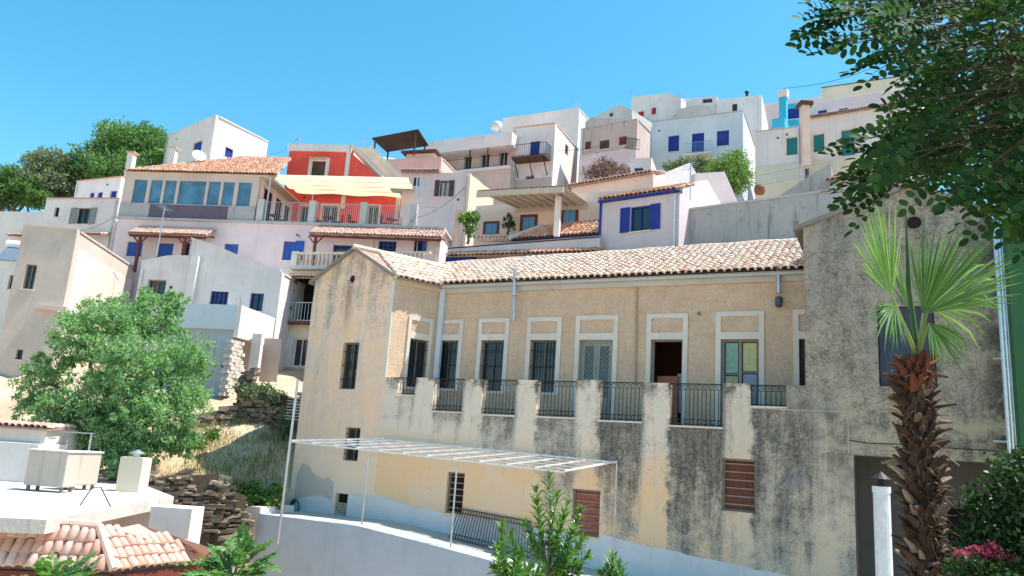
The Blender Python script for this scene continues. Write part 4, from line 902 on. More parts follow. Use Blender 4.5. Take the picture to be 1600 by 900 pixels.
def balustrade():
    W = WLG; u0, u1 = W.hit(463, 410, .3)[0], W.hit(665, 410, .3)[0]; zb = W.hit(500, 417, .3)[1]; zt = W.hit(500, 394, .3)[1]
    B = MB(); B.wbox(W, u0-.3, u1+.3, zb-.14, zb, -4.3, .45); B.build('balcony_slab', GREYL, T)
    B = MB(); B.wbox(W, u0-.2, u1+.2, zt-.1, zt, .12, .36); B.wbox(W, u0-.2, u1+.2, zb, zb+.07, .12, .36); B.wbox(W, u0-.3, u0+.05, zb, zt+.04, .1, .38); B.build('balustrade', TRIM, T)
    h = zt-zb-.17; m = MB(); m.lathe((0, 0, 0), [(.055, 0), (.05, .1*h), (.085, .3*h), (.07, .5*h), (.045, .8*h), (.06, h)], 8); bm = plaster('terracotta baluster', (.60, .42, .33), .3); me = m.mesh('baluster', bm, Vector(), True)
    n = int((u1-u0)/.24)
    for i in range(n):
        o = bpy.data.objects.new('baluster', me); COL.objects.link(o); o.parent = T; o.location = W.P(u0+.15+(u1-u0-.2)*i/n, zb+.07, .24)-wloc(T)
balustrade()
def pot_plant(name, label, p, r, h, mat, n=300, group=None):
    T = thing(name, label, 'plant', p, group); b = MB(); b.lathe(p, [(r*.45, 0), (r*.6, .25)], 10); b.build('pot', TILE3, T); leaf_blobs(T, [(p+Vector((0, 0, .25+h/2)), (r, r, h/2))], n, .09, .04, mat, 'foliage')
# --- lavender complex right behind the old roof
W14 = hw((941, 317), (1062, 300), 33)
T14, _, _ = house('lavender_house', 'lavender house with open deep blue shutters and small tiled lean-to', W14, None, 5, LAV, [((985, 322, 1016, 361), 'open', dict(col=DBLUE, frame=DBLUE, rev=.12))])
zt = W14.ztop; b = MB(); b.wbox(W14, -.12, W14.L+.05, zt-.02, zt+.06, -.1, .22); b.wbox(W14, -.1, 0, zt-2.7, zt, -.05, .06); b.build('fascia', DBLUE, T14)
tile_shed(T14, W14, -.1, W14.L-.1, zt+.08, .2, 2.2, .95, .21, TILE2)
def yawed(name, label, L, R, dl, dr, prof, mat, depth, d2=None):
    W = Wall(pt(*L, dl), pt(*R, dr)); W.ztop = W.hit(*prof[0])[1]; return house(name, label, W, None, depth, mat, prof=prof)
yawed('white_parapet', 'sunlit white stepped parapet wall right of the lavender house', (1066, 330), (1126, 330), 33.2, 36.5, [(1066, 287), (1105, 281), (1126, 318)], WHITE2, .35)
yawed('pink_parapet', 'pinkish sloping parapet wall in front of the round green bush', (1085, 320), (1153, 320), 36.5, 37.5, [(1085, 271), (1132, 268), (1153, 316)], PINK, .4)
yawed('white_gable', 'white triangular gable end behind the lavender tiled lean-to', (1020, 300), (1092, 300), 37.5, 39, [(1020, 277), (1078, 254), (1092, 278)], WHITE2, 2)
W15 = hw((893, 293), (1021, 271), 38); T15, _, _ = house('peach_house', 'peach house with sky blue windows under the big cement canopy', W15, None, 4, PEACH); tile_shed(T15, W15, -.1, W15.L, W15.ztop, .25, 1.6, .5, .21, TILE3)
WQ = hw((742, 348), (1000, 310), 37.5, dr=34.6); WQ.ztop = WQ.hit(900, 300)[1]
zz = WQ.ztop
TQ, _, _ = house('peach_house', 'low peach house wall with three sky blue shuttered windows in brown surrounds', WQ, None, 3, PEACH, [((758, 349, 777, 366), 'shut', dict(col=LBLUE, trim=(REDW, .1), rev=.06)), ((816, 339, 836, 362), 'shut', dict(col=LBLUE, trim=(REDW, .12), rev=.06)), ((880, 328, 900, 350), 'shut', dict(col=LBLUE, trim=(REDW, .12), rev=.06))], prof=[(742, 322), (800, 318), (880, 304), (1000, 296)])
def canopy_slab():
    Wc = WQ; T = thing('cement_canopy', 'beige slatted pergola canopy on a white pillar over blue windows', 'canopy', WQ.P(4, 10)); o = 2.6
    n0, n1 = [Wc.P(*Wc.hit(x, y, o), o) for x, y in ((744, 308), (880, 291))]; z = (n0.z+n1.z)/2; n0.z = n1.z = z
    f0 = Wc.P(Wc.hit(805, 330)[0], z, 0.05); f1 = Wc.P(Wc.hit(918, 314)[0], z, 0.05); m = wood('bleached beam', (.62, .52, .42))
    b = MB(); 
    for t in (0, 1): b.obox((n0.lerp(f0, t))-Vector((0, 0, .12)), (n1.lerp(f1, t))-(n0.lerp(f0, t)), Vector((0, 0, .26)), Vector((*(-Wc.n*.14), 0)))
    b.build('edge_beam', m, T)
    b = MB(); b.poly([n0+Vector((0, 0, .16)), n1+Vector((0, 0, .16)), f1+Vector((0, 0, .16)), f0+Vector((0, 0, .16))]); b.poly([n0+Vector((0, 0, .2)), n1+Vector((0, 0, .2)), f1+Vector((0, 0, .2)), f0+Vector((0, 0, .2))][::-1]); b.build('canopy_deck', plaster('canopy cement', (.64, .54, .45), .3), T)
    for i in range(9):
        s = (i+.5)/9; q = MB(); q.bar(n0.lerp(n1, s)+Vector((0, 0, .1)), f0.lerp(f1, s)+Vector((0, 0, .1)), .1, .12); q.build('rafter', m, T)
    p = Wc.hit(871, 350, 1.6); q = MB(); q.wbox(Wc, p[0]-.13, p[0]+.13, p[1]-.6, z, 1.5, 1.75); q.build('pillar', WHITE2, T)
canopy_slab()
WT = hw((700, 384), (938, 366), 35.2, dr=32.6); T, _, _ = house('lavender_terrace', 'lavender terrace wall with narrow tiled ledge behind the old roof', WT, None, 2.2, LAV, prof=[(700, 386), (760, 383), (800, 380), (938, 368)])
tile_shed(T, WT, *[WT.hit(x, 395, .5)[0] for x in (697, 937)], WT.hit(815, 397, .5)[1], .5, .6, .3, .21, TILE2)
b = MB(); b.wbox(WT, .1, 1.5, WT.hit(740, 400)[1]-.5, WT.hit(740, 400)[1]-.12, .0, .35); b.build('blue_band', DBLUE, T)
b = MB(); p, q = WT.P(*WT.hit(700, 388, .02), .02), WT.P(*WT.hit(938, 370, .02), .02); b.bar(p, q, .045); b.build('blue_trim', wood('navy trim', (.03, .035, .10)), T)
# hipped tile roof on that terrace
WH = Wall(pt(800, 378, 35.6), pt(940, 366, 33.6)); z = WH.hit(870, 371)[1]
T = thing('terrace_room', 'low hipped tile roof of a room between lavender house and terrace', 'room', WH.P(2, z-1)); b = MB(); b.wbox(WH, .1, WH.L, z-1.4, z, -3.4, -.1); b.build('wall', LAV, T)
b = MB(); b.wbox(WH, -.05, WH.L, z-.03, z+.02, -.1, .06); b.build('fascia', wood('navy trim', (.03, .035, .10)), T)
tile_field(T, WH.P(-.1, z+.03, .1), Vector((*WH.e, 0)), Vector((*(-WH.n*2.6), 1.75)), WH.L+.1, 3.13, .21, .36, TILE2, clip=lambda u, v: u > v*.72, deckpoly=[WH.P(-.1, z+.03, .1), WH.P(WH.L, z+.03, .1), WH.P(WH.L, z+1.78, -2.5), WH.P(1.95, z+1.78, -2.5)])
b = MB(); b.tube([WH.P(-.1, z+.1, .1), WH.P(1.95, z+1.86, -2.5)], .12, 8); b.build('hip', WHITE2, T); b = MB(); b.tube([WH.P(1.95, z+1.84, -2.5), WH.P(WH.L, z+1.84, -2.5)], .1, 8); b.build('ridge', TILE2, T)
# pierced terracotta parapet
WK = Wall(pt(745, 378, 36.4), pt(797, 375, 36.0)); z = WK.hit(770, 377)[1]; T = thing('pierced_parapet', 'low terracotta pierced block parapet beside the terrace shrub', 'parapet', WK.P(.8, z))
for i in range(9):
    q = MB(); u = i*WK.L/9; q.wbox(WK, u+.01, u+.07, z, z+.3, -.1, .05); q.wbox(WK, u+.07, u+WK.L/9-.01, z, z+.06, -.1, .05); q.wbox(WK, u+.07, u+WK.L/9-.01, z+.24, z+.3, -.1, .05); q.build('block', TILE3, T)
# --- grey concrete wall and rubble slope to the right
W13 = hw((1068, 330), (1331, 295), 32); T, _, _ = house('concrete_wall', 'weathered grey concrete retaining wall above the old tiled roof', W13, None, .4, GREYC, cat='wall', coping=GREYL)
yawed('rubble_gable', 'grey rough rubble gable with sloping edge above the concrete wall', (1215, 300), (1300, 300), 35, 34, [(1215, 308), (1262, 276), (1300, 254)], ROUGHST, 1.5)
W = hw((1296, 285), (1420, 268), 33); T, _, _ = house('pink_house', 'pale pink house with red tiles half hidden by the overhanging branches', W, None, 4, PINK); tile_shed(T, W, -.1, W.L, W.ztop, .3, 2, .8, .21, TILE3)
W = hw((1330, 318), (1420, 306), 30.5); T, _, _ = house('tiled_house', 'low house with orange tiles beside the right wing gable', W, None, 2.5, CREAM); tile_shed(T, W, 0, W.L, W.ztop, .3, 2.2, .9, .21, TILE2)
# --- pink house with dark open shutters
W = hw((631, 270), (735, 270), 46); T16, _, _ = house('pink_house', 'pink house with dark brown open shutters left of the cement canopy', W, None, 6, PINK, [((687, 282, 702, 307), 'open', dict(col=BROWNW, frame=BROWNW, pane=flat('net curtain', (.45, .45, .47), .8))), ((646, 277, 655, 291), 'glass', dict(frame=BROWNW))])
tile_shed(T16, W, -.1, W.L*.55, W.ztop, .35, 1.2, .25, .2, TILE3)
yawed('curved_wall', 'cream plaster wall curving down beside the dark shutters', (733, 300), (772, 300), 45, 46.5, [(733, 272), (745, 279), (757, 290), (770, 299)], CREAM, .6)
W = hw((604, 251), (690, 247), 56); T7, _, _ = house('beige_house', 'beige house carrying a dark wooden roof shelter', W, None, 6, BEIGE, coping=BEIGE)
def shelter():
    T = thing('roof_shelter', 'dark brown wooden shelter with tilted roof on top of the beige house', 'shelter', W.P(W.L/2, W.ztop)); P = lambda x, y, o: W.P(*W.hit(x, y, o), o)
    c = [P(580, 220, 0), P(640, 209, 1.5), P(670, 220, 0), P(612, 231, -2.5)]
    m = (c[0]+c[1]+c[2]+c[3])/4; z = m.z; q = [W.P(W.hit(x, 220, o)[0], z+dz, o) for x, o, dz in ((581, .9, -.25), (652, .9, .25), (670, -1.6, .05), (606, -1.6, -.3))]
    b = MB(); b.poly([p+Vector((0, 0, .12)) for p in q]); b.poly(q[::-1])
    for i in range(4): p, r = q[i], q[(i+1) % 4]; b.poly([p, r, r+Vector((0, 0, .12)), p+Vector((0, 0, .12))])
    b.build('roof', wood('blackened wood', (.045, .035, .035)), T)
    for p in q: r = MB(); p2 = p.lerp(m, .12); r.bar(Vector((p2.x, p2.y, W.ztop)), Vector((p2.x, p2.y, p2.z)), .12); r.build('post', BROWNW, T)
    b = MB(); b.wbox(W, W.hit(632, 245)[0], W.hit(676, 245)[0], W.ztop, W.hit(650, 238)[1], -1.6, -.3); b.build('hut', PEACH, T)
    b = MB(); b.wbox(W, W.hit(627, 240)[0], W.hit(682, 240)[0], W.hit(650, 238)[1], W.hit(650, 235)[1], -1.9, .1); b.build('hut_roof', BROWNW, T)
shelter()
solar('solar_heater', 'solar water heater left of the dark roof shelter', W.P(W.hit(583, 243)[0], W.ztop-.3, -1), .2, .7, 1.2, 1.4)
# --- long balcony house, suspended balcony house
W8 = hw((668, 222), (801, 206), 60); r8 = [((725, 243, 737, 267), 'glass', dict(frame=TRIM, trim=(TRIM, .1))), ((752, 239, 765, 263), 'glass', dict(frame=TRIM, trim=(TRIM, .1))), ((780, 235, 793, 259), 'glass', dict(frame=TRIM, trim=(TRIM, .1))), ((763, 283, 779, 300), 'glass', dict(frame=TRIM, trim=(TRIM, .12)))]
W8b = W8.shift(-1.4); W8b.ztop = W8.ztop-.1
T8, _, _ = house('balcony_house', 'cream house with long covered balcony and three glazed doors', W8b, None, 7, PEACH, r8)
b = MB(); zc0 = W8.hit(740, 233)[1]; zf = W8.hit(740, 264)[1]; b.wbox(W8, -.3, W8.L, zc0, W8.ztop, -1.4, .05); b.build('upper_wall', WHITE, T8)
b = MB(); b.wbox(W8, .5, W8.L, zf-.25, zf, -1.39, .1); b.build('balcony_slab', WHITE, T8); railing(T8, W8.P(.9, zf, 0), W8.P(W8.L-.1, zf, 0), .95, 34, IRON)
b = MB(); b.wbox(W8, .9, W8.L, zf-4, zf-.25, -1.39, -.1); b.build('lower_wall', BEIGE, T8)
b = MB(); b.wbox(W8, -.3, 1.0, zf-3, zc0, -1.39, -.02); b.build('stone_end', ROUGHST, T8)
for u in (4.0, 5.6): b = MB(); b.wbox(W8, u, u+.08, zf, zc0, -.12, -.04); b.build('post', BROWNW, T8)
W9 = hw((801, 205), (868, 193), 58, dr=56.5); W9.ztop = W9.hit(835, 197)[1]
T9, _, S9 = house('white_house', 'white house with suspended iron balcony on stone base', W9, None, side_to(W9, 904, 220), WHITE, [((828, 221, 843, 250), 'shut', dict(col=DBLUE)), ((821, 275, 834, 295), 'glass', dict(frame=GREYSH, trim=(TRIM, .1)))], [((883, 226, 888, 242), 'glass', dict(frame=BROWNW))], coping=TILE3)
z = W9.hit(830, 252)[1]; ub0, ub1 = W9.hit(804, 252, .5)[0], W9.hit(856, 252, .5)[0]; b = MB(); b.wbox(W9, ub0, ub1, z-.14, z, 0, 1.2); b.build('balcony_slab', BROWNW, T9)
railing(T9, W9.P(ub0, z, 1.15), W9.P(ub1, z, 1.15), 1., 16, IRON); railing(T9, W9.P(ub1, z, 0), W9.P(ub1, z, 1.15), 1., 8, IRON)
for u in (ub0+.2, (ub0+ub1)/2, ub1-.2): b = MB(); b.bar(W9.P(u, z-.14, 1.), W9.P(u, z-1.3, .03), .06); b.build('bracket', IRON, T9)
b = MB(); b.wbox(W9, .02, W9.L-.02, z-5, z-1.5, .0, .06); b.build('stone_base', ROUGHST, T9)
W = hw((786, 186), (905, 170), 68); house('white_house', 'pale skyline house above the suspended balcony', W, None, 6, WHITE2, coping=WHITE2)
W10 = hw((908, 203), (996, 187), 58); T10, _, _ = house('stone_house', 'rough pinkish stone house with brown shuttered windows', W10, None, side_to(W10, 1016, 220), plaster('pinkish rubble render', (.56, .45, .42), .9, (.3, .25, .23), 1.), [((937, 219, 952, 233), 'shut', dict(col=BROWNW)), ((967, 213, 979, 227), 'shut', dict(col=REDW)), ((914, 221, 923, 234), 'shut', dict(col=REDW))], coping=GREYC)
b = MB(); z = W10.hit(950, 237)[1]; b.wbox(W10, 0, W10.L, z-6, z, 0, .08); b.build('lower_render', PINK, T10)
railing(T10, W10.P(W10.hit(978, 232)[0], W10.hit(978, 233)[1], .1), W10.P(W10.L+.3, W10.hit(1000, 236)[1], .1), .9, 10, IRON)
yawed('stone_ruin', 'crumbling brown rubble wall on top of the stone house', (914, 200), (975, 190), 61, 60, [(914, 190), (925, 183), (940, 186), (955, 184), (975, 186)], ROUGHST, .6)
W = hw((984, 248), (1018, 246), 50); house('white_house', 'tiny white house with a blue framed window behind the brown shrub', W, None, 3, WHITE, [((991, 262, 1005, 274), 'glass', dict(frame=BLUE))])
# --- white house with the blue door
W11 = hw((1019, 191), (1161, 174), 60); T11, _, _ = house('white_house', 'white cubic house with deep blue door between two blue windows', W11, None, side_to(W11, 1206, 200), plaster('bluish whitewash', (.66, .69, .73), .25, (.45, .46, .48)), [((1044, 212, 1061, 237), 'shut', dict(col=DBLUE)), ((1120, 204, 1139, 228), 'shut', dict(col=DBLUE)), ((1081, 208, 1100, 243), 'shut', dict(col=DBLUE, name='door'))], coping=GREYL)
z = W11.hit(1090, 244)[1]; u0, u1 = W11.hit(1069, 240, .6)[0], W11.hit(1113, 240, .6)[0]; b = MB(); b.wbox(W11, u0, u1, z-.12, z, 0, .8); b.build('balcony_slab', WHITE, T11); railing(T11, W11.P(u0, z, .75), W11.P(u1, z, .75), .9, 14, METAL)
# --- skyline houses
W = hw((925, 185), (988, 166), 72); house('grey_house', 'grey wedge shaped roof terrace on the skyline left of the red shutters', W, None, 4, GREYL, [((952, 176, 958, 183), 'glass', dict(frame=OLDW))], prof=[(925, 184), (950, 172), (968, 163), (988, 172)])
W = hw((985, 178), (1064, 160), 74); house('white_house', 'white skyline house with two red shuttered windows', W, None, 6, WHITE, [((997, 174, 1006, 183), 'shut', dict(col=REDSH)), ((1018, 168, 1025, 179), 'shut', dict(col=REDSH))], prof=[(985, 152), (1045, 145), (1064, 153)])
W = hw((1060, 155), (1121, 150), 72); house('white_house', 'white skyline block with one dark horizontal window', W, None, 6, WHITE, [((1098, 154, 1113, 161), 'glass', dict(frame=OLDW))])
yawed('rubble_parapet', 'low curved rubble parapet behind the blue door house', (1049, 190), (1121, 180), 67, 66, [(1049, 184), (1062, 170), (1085, 165), (1108, 165), (1121, 182)], ROUGHST, 1)
W = hw((1120, 156), (1190, 148), 70); T, _, _ = house('white_house', 'pale skyline house with brown window and metal chimney', W, None, side_to(W, 1207, 165), WHITE2, [((1144, 162, 1152, 176), 'glass', dict(frame=BROWNW))])
b = MB(); p = W.P(*W.hit(1167, 152, -1), -1); b.tube([p-Vector((0, 0, .3)), p+Vector((0, 0, .5))], .13, 8); b.lathe(p+Vector((0, 0, .5)), [(.24, 0), (.2, .12)], 8); b.build('chimney', IRON, T)
# --- teal shutter houses on the right
W12 = hw((1180, 207), (1253, 198), 52); T12, _, _ = house('white_house', 'white house with one teal shuttered window above a cream band', W12, None, 5, WHITE, [((1229, 215, 1246, 242), 'shut', dict(col=TEAL, trim=(CREAM, .1)))], coping=GREYL)
b = MB(); z = W12.hit(1215, 260)[1]; b.wbox(W12, 0, W12.L, z-4, z, 0, .1); b.build('cream_band', CREAM, T12)
zz = W12.hit(1215, 290)[1]; railing(T12, W12.P(.2, zz-.4, 1.2), W12.P(W12.L+2.2, zz+.2, 1.2), .8, 30, METAL)
W12b = hw((1263, 186), (1440, 158), 51.5); T12b, _, _ = house('white_house', 'white house with two teal shuttered openings and tiled eave', W12b, None, 5, WHITE, [((1271, 210, 1288, 237), 'shut', dict(col=TEAL, trim=(CREAM, .1))), ((1315, 203, 1335, 243), 'shut', dict(col=TEAL, trim=(CREAM, .1), name='door'))]); tile_shed(T12b, W12b, -.1, W12b.L, W12b.ztop, .3, 1.2, .45, .2, TILE3)
b = MB(); z = W12b.hit(1290, 250)[1]; b.wbox(W12b, 0, W12b.L, z-4, z, 0, .1); b.build('cream_band', CREAM, T12b)
b = MB(); u0 = W12.L; q = W12.P(u0+.25, 0, .2); b.box(q.x-.26, q.x+.26, q.y-.2, q.y+.4, W12.hit(1256, 262)[1], W12.hit(1256, 168)[1]); k = b.build('chimney', PEACH, T12b); b = MB(); zt = W12.hit(1256, 168)[1]; b.box(q.x-.45, q.x+.45, q.y-.4, q.y+.6, zt, zt+.25); b.build('cap', BROWNW, k)
W = hw((1228, 168), (1440, 134), 60); house('lavender_house', 'pale lilac upper house with two small blue windows', W, None, 5, PINK, [((1278, 172, 1292, 180), 'shut', dict(col=DBLUE)), ((1311, 169, 1325, 176), 'shut', dict(col=DBLUE))], coping=WHITE)
W = hw((1229, 163), (1253, 160), 56); house('blue_kiosk', 'cyan and blue painted rooftop room beside the chimney', W, None, 2, CYAN, [((1230, 169, 1250, 186), 'shut', dict(col=DBLUE))])
W = hw((1206, 186), (1226, 183), 53); house('cyan_hut', 'bright cyan painted rooftop hut right of the blue door house', W, None, 2, CYAN)
W = hw((1217, 152), (1228, 150), 55); T, _, _ = house('blue_chimney', 'tall cyan and white rooftop chimney stack', W, None, .6, CYAN, cat='chimney'); b = MB(); b.wbox(W, -.1, W.L+.1, W.ztop, W.ztop+.6, -.6, .05); b.build('cap', WHITE, T)
W = hw((1283, 138), (1420, 118), 70); T, _, _ = house('cream_house', 'cream skyline house with dark red roof edge behind the tree', W, None, 6, CREAM, coping=REDW); 
W = hw((1140, 172), (1300, 150), 78); house('pink_house', 'long pink skyline house behind the cyan rooftop stack', W, None, 5, PINK, coping=WHITE)
for d in DBG: print(d)

# ------------------------------------------------------------------ alley in front of the old building
WA = WF
def alley():
    zf = lambda u: float(np.interp(u, [-30, -11.5, -9.1, -5.9, -2.6, 3, 12], [-2.78, -2.72, -2.95, -3.3, -3.52, -3.95, -4.8]))
    us = np.linspace(-17.4, 9, 60); o0, o1 = D-.3, D+2.15; A0 = MB()
    for a, b in zip(us[:-1], us[1:]):
        A0.poly([WA.P(a, zf(a), o1), WA.P(b, zf(b), o1), WA.P(b, zf(b)+.03, o0), WA.P(a, zf(a)+.03, o0)])
    g = A0.build('alley', plaster('pale alley cement', (.50, .48, .44), .8, (.4, .38, .35)), None, kind='structure')
    T = thing('alley_wall', 'long white retaining wall, coloured blue for shade, along the sloping alley', 'wall', WA.P(-6, -6.5, D+2.3)); W = MB(); C = MB()
    ul = WA.hit(404, 800, D+2.4)[0]; us = np.linspace(ul, 9, 70)
    for a, b in zip(us[:-1], us[1:]):
        W.poly([WA.P(a, -8.5, D+2.4), WA.P(b, -8.5, D+2.4), WA.P(b, zf(b)+.03, D+2.4), WA.P(a, zf(a)+.03, D+2.4)])
        W.poly([WA.P(a, zf(a)+.03, D+2.4), WA.P(b, zf(b)+.03, D+2.4), WA.P(b, zf(b)+.035, D+2.1), WA.P(a, zf(a)+.035, D+2.1)])
    W.poly([WA.P(ul, -8.5, D+2.1-3), WA.P(ul, -8.5, D+2.4), WA.P(ul, zf(ul)+.03, D+2.4), WA.P(ul, zf(ul)+.03, D+2.1-3)])
    W.build('wall', plaster('blue shade on white wall', (.44, .51, .60), .6, (.30, .36, .42)), T)  # blue-grey shade of the white wall is put into its colour
    # rounded white end block
    q = MB(); L0 = ul-.75; prof = [(L0, zf(ul)-1.3)] + [(L0+.35-.35*math.cos(t), zf(ul)-.05+.3*math.sin(t)) for t in np.linspace(0, 1.57, 7)] + [(ul+.02, zf(ul)+.25)]
    for p, r in zip(prof[:-1], prof[1:]): q.poly([WA.P(p[0], p[1], D+2.38), WA.P(r[0], r[1], D+2.38), WA.P(r[0], r[1], D+.6), WA.P(p[0], p[1], D+.6)])
    q.poly([WA.P(L0, -7, D+2.38), WA.P(ul+.02, -7, D+2.38)] + [WA.P(u, z, D+2.38) for u, z in reversed(prof)]); q.poly([WA.P(ul+.02, -4, D+2.38), WA.P(ul+.02, -4, D+.6), WA.P(ul+.02, zf(ul)+.25, D+.6), WA.P(ul+.02, zf(ul)+.25, D+2.38)])
    q.build('end_block', WHITE2, T)
    # pergola of thin white rails
    T = thing('pergola', 'thin white metal pergola frame of open rails over the alley', 'pergola', WA.P(-8, -3, D+1)); PW = flat('white painted steel', (.72, .72, .72), .5)
    oF, oB = D+2.0, D+.12
    P = [WA.P(*WA.hit(x, y, o), o) for x, y, o in ((455, 690, oF), (882, 738, oF), (964, 723, oB), (600, 687, oB))]
    def grid(a, b): return (P[0].lerp(P[1], a)).lerp(P[3].lerp(P[2], a), b)
    for b in (0, .2, .4, .6, .8, 1): m = MB(); m.bar(grid(0, b), grid(1, b), .055 if b in (0, 1) else .035); m.build('long_rail', PW, T)
    for i in range(12): m = MB(); a = i/11; m.bar(grid(a, 0)+Vector((0, 0, .04)), grid(a, 1)+Vector((0, 0, .04)), .055 if i in (0, 11) else .035); m.build('cross_rail', PW, T)
    for (x, y, b) in ((571, 760, 0), (709, 790, 0), (961, 800, .95)):
        o = oF + (oB-oF)*b; u = WA.hit(x, y, o)[0]; zt = WA.hit(x, 712 if x < 600 else 724 if x < 900 else 724, o)[1]; m = MB(); m.tube([WA.P(u, zf(u), o), WA.P(u, zt, o)], .03, 8); m.build('post', METAL, T)
    # stacked metal grille leaning on the wall
    T = thing('metal_grille', 'rusty metal bar grille leaning against the ochre wall', 'grille', WA.P(-7.4, -3.2, D+.5))
    a0, a1 = WA.hit(716, 800, D+.1), WA.hit(829, 820, D+.1); t0, t1 = WA.P(a0[0], a0[1]+.12, D+.08), WA.P(a1[0], a1[1]+.1, D+.08); b0, b1 = WA.P(a0[0]+.1, zf(a0[0])+.05, D+.75), WA.P(a1[0]+.35, zf(a1[0])+.05, D+.75)
    m = MB()
    for s in (0, .14, .86, 1): m.bar(t0.lerp(b0, s), t1.lerp(b1, s), .03)
    m.build('frame', RUST, T); me = None
    for i in range(28): m = MB(); s = i/27; m.bar(t0.lerp(t1, s), b0.lerp(b1, s), .022); m.build('bar', RUST, T)
    # garden hose hung on the wall
    m = MB(); c = WA.P(*WA.hit(462, 795, D+.2), D+.2)
    for k in range(4): m.tube([c+Vector((math.cos(t)*(.16+.02*k)*WA.e.x, math.cos(t)*(.16+.02*k)*WA.e.y, math.sin(t)*(.3+.02*k)))+Vector((*(WA.n*.04*k), 0)) for t in np.linspace(0, 2*math.pi, 18)], .022, 5, False)
    tag(m.build('garden_hose', flat('dark green hose', (.05, .12, .13), .5)), 'coiled dark green hose hanging by the white end of the alley', 'hose')
    # television mast
    T = thing('antenna_mast', 'tall television antenna mast beside the ochre gable', 'antenna', pt(440, 790, 26.5)); p0, p1 = pt(440, 800, 26.5), pt(455, 592, 26.5); p1.x = p0.x; p1.y = p0.y
    m = MB(); m.tube([p0-Vector((0, 0, 1)), p1], .045, 8); m.build('mast', METAL, T)
    for i in range(13): m = MB(); z = p1-Vector((0, 0, .15+.1*i)); m.bar(z-Vector((.24, .1, 0)), z+Vector((.24, .1, 0)), .012); m.build('element', METAL, T)
    # white flue in front of the recess, chrome downpipes at the wing corner
    T = thing('flue_pipe', 'tall white flue pipe with dark pointed cap beside the palm trunk', 'pipe', pt(1380, 960, 16)); p0 = pt(1377, 760, 16); m = MB(); m.tube([Vector((p0.x, p0.y, -5.6)), p0], .16, 16); m.tube([p0-Vector((0, 0, .12)), p0], .175, 16); m.build('pipe', PIPEW, T)
    m = MB(); m.lathe(p0, [(.07, 0), (.07, .13)], 8); m.build('neck', IRON, T); m = MB(); m.lathe(p0+Vector((0, 0, .13)), [(.2, 0), (.2, .02), (.02, .16)], 14); m.build('cap', IRON, T)
    T = thing('downpipe', 'pair of shiny metal downpipes at the corner of the right wing', 'downpipe', pt(1577, 735, 18.4))
    for x0, x1, r in ((1553, 1576, .085), (1563, 1587, .05)):
        a, b = WA.P(*WA.hit(x0, 318, D+.15), D+.15), WA.P(*WA.hit(x1, 735, D+.15), D+.15); b.x, b.y = a.x, a.y; m = MB(); m.tube([b-Vector((0, 0, .1)), a], r, 12); m.build('pipe', flat('polished pipe', (.6, .66, .74), .25, .6), T)
    for y in (420, 560, 690): c = WA.hit(1567, y, D+.1); m = MB(); m.wbox(WA, c[0]-.22, c[0]+.22, c[1]-.03, c[1]+.03, D+.02, D+.1); m.build('bracket', METAL, T)
alley()
W = hw((1569, 330), (1700, 322), 18.2); GRN = plaster('green plaster', (.04, .13, .06), .4, (.03, .08, .04)); house('green_house', 'dark green plastered house cut off by the right picture edge', W, -6, .6, GRN)

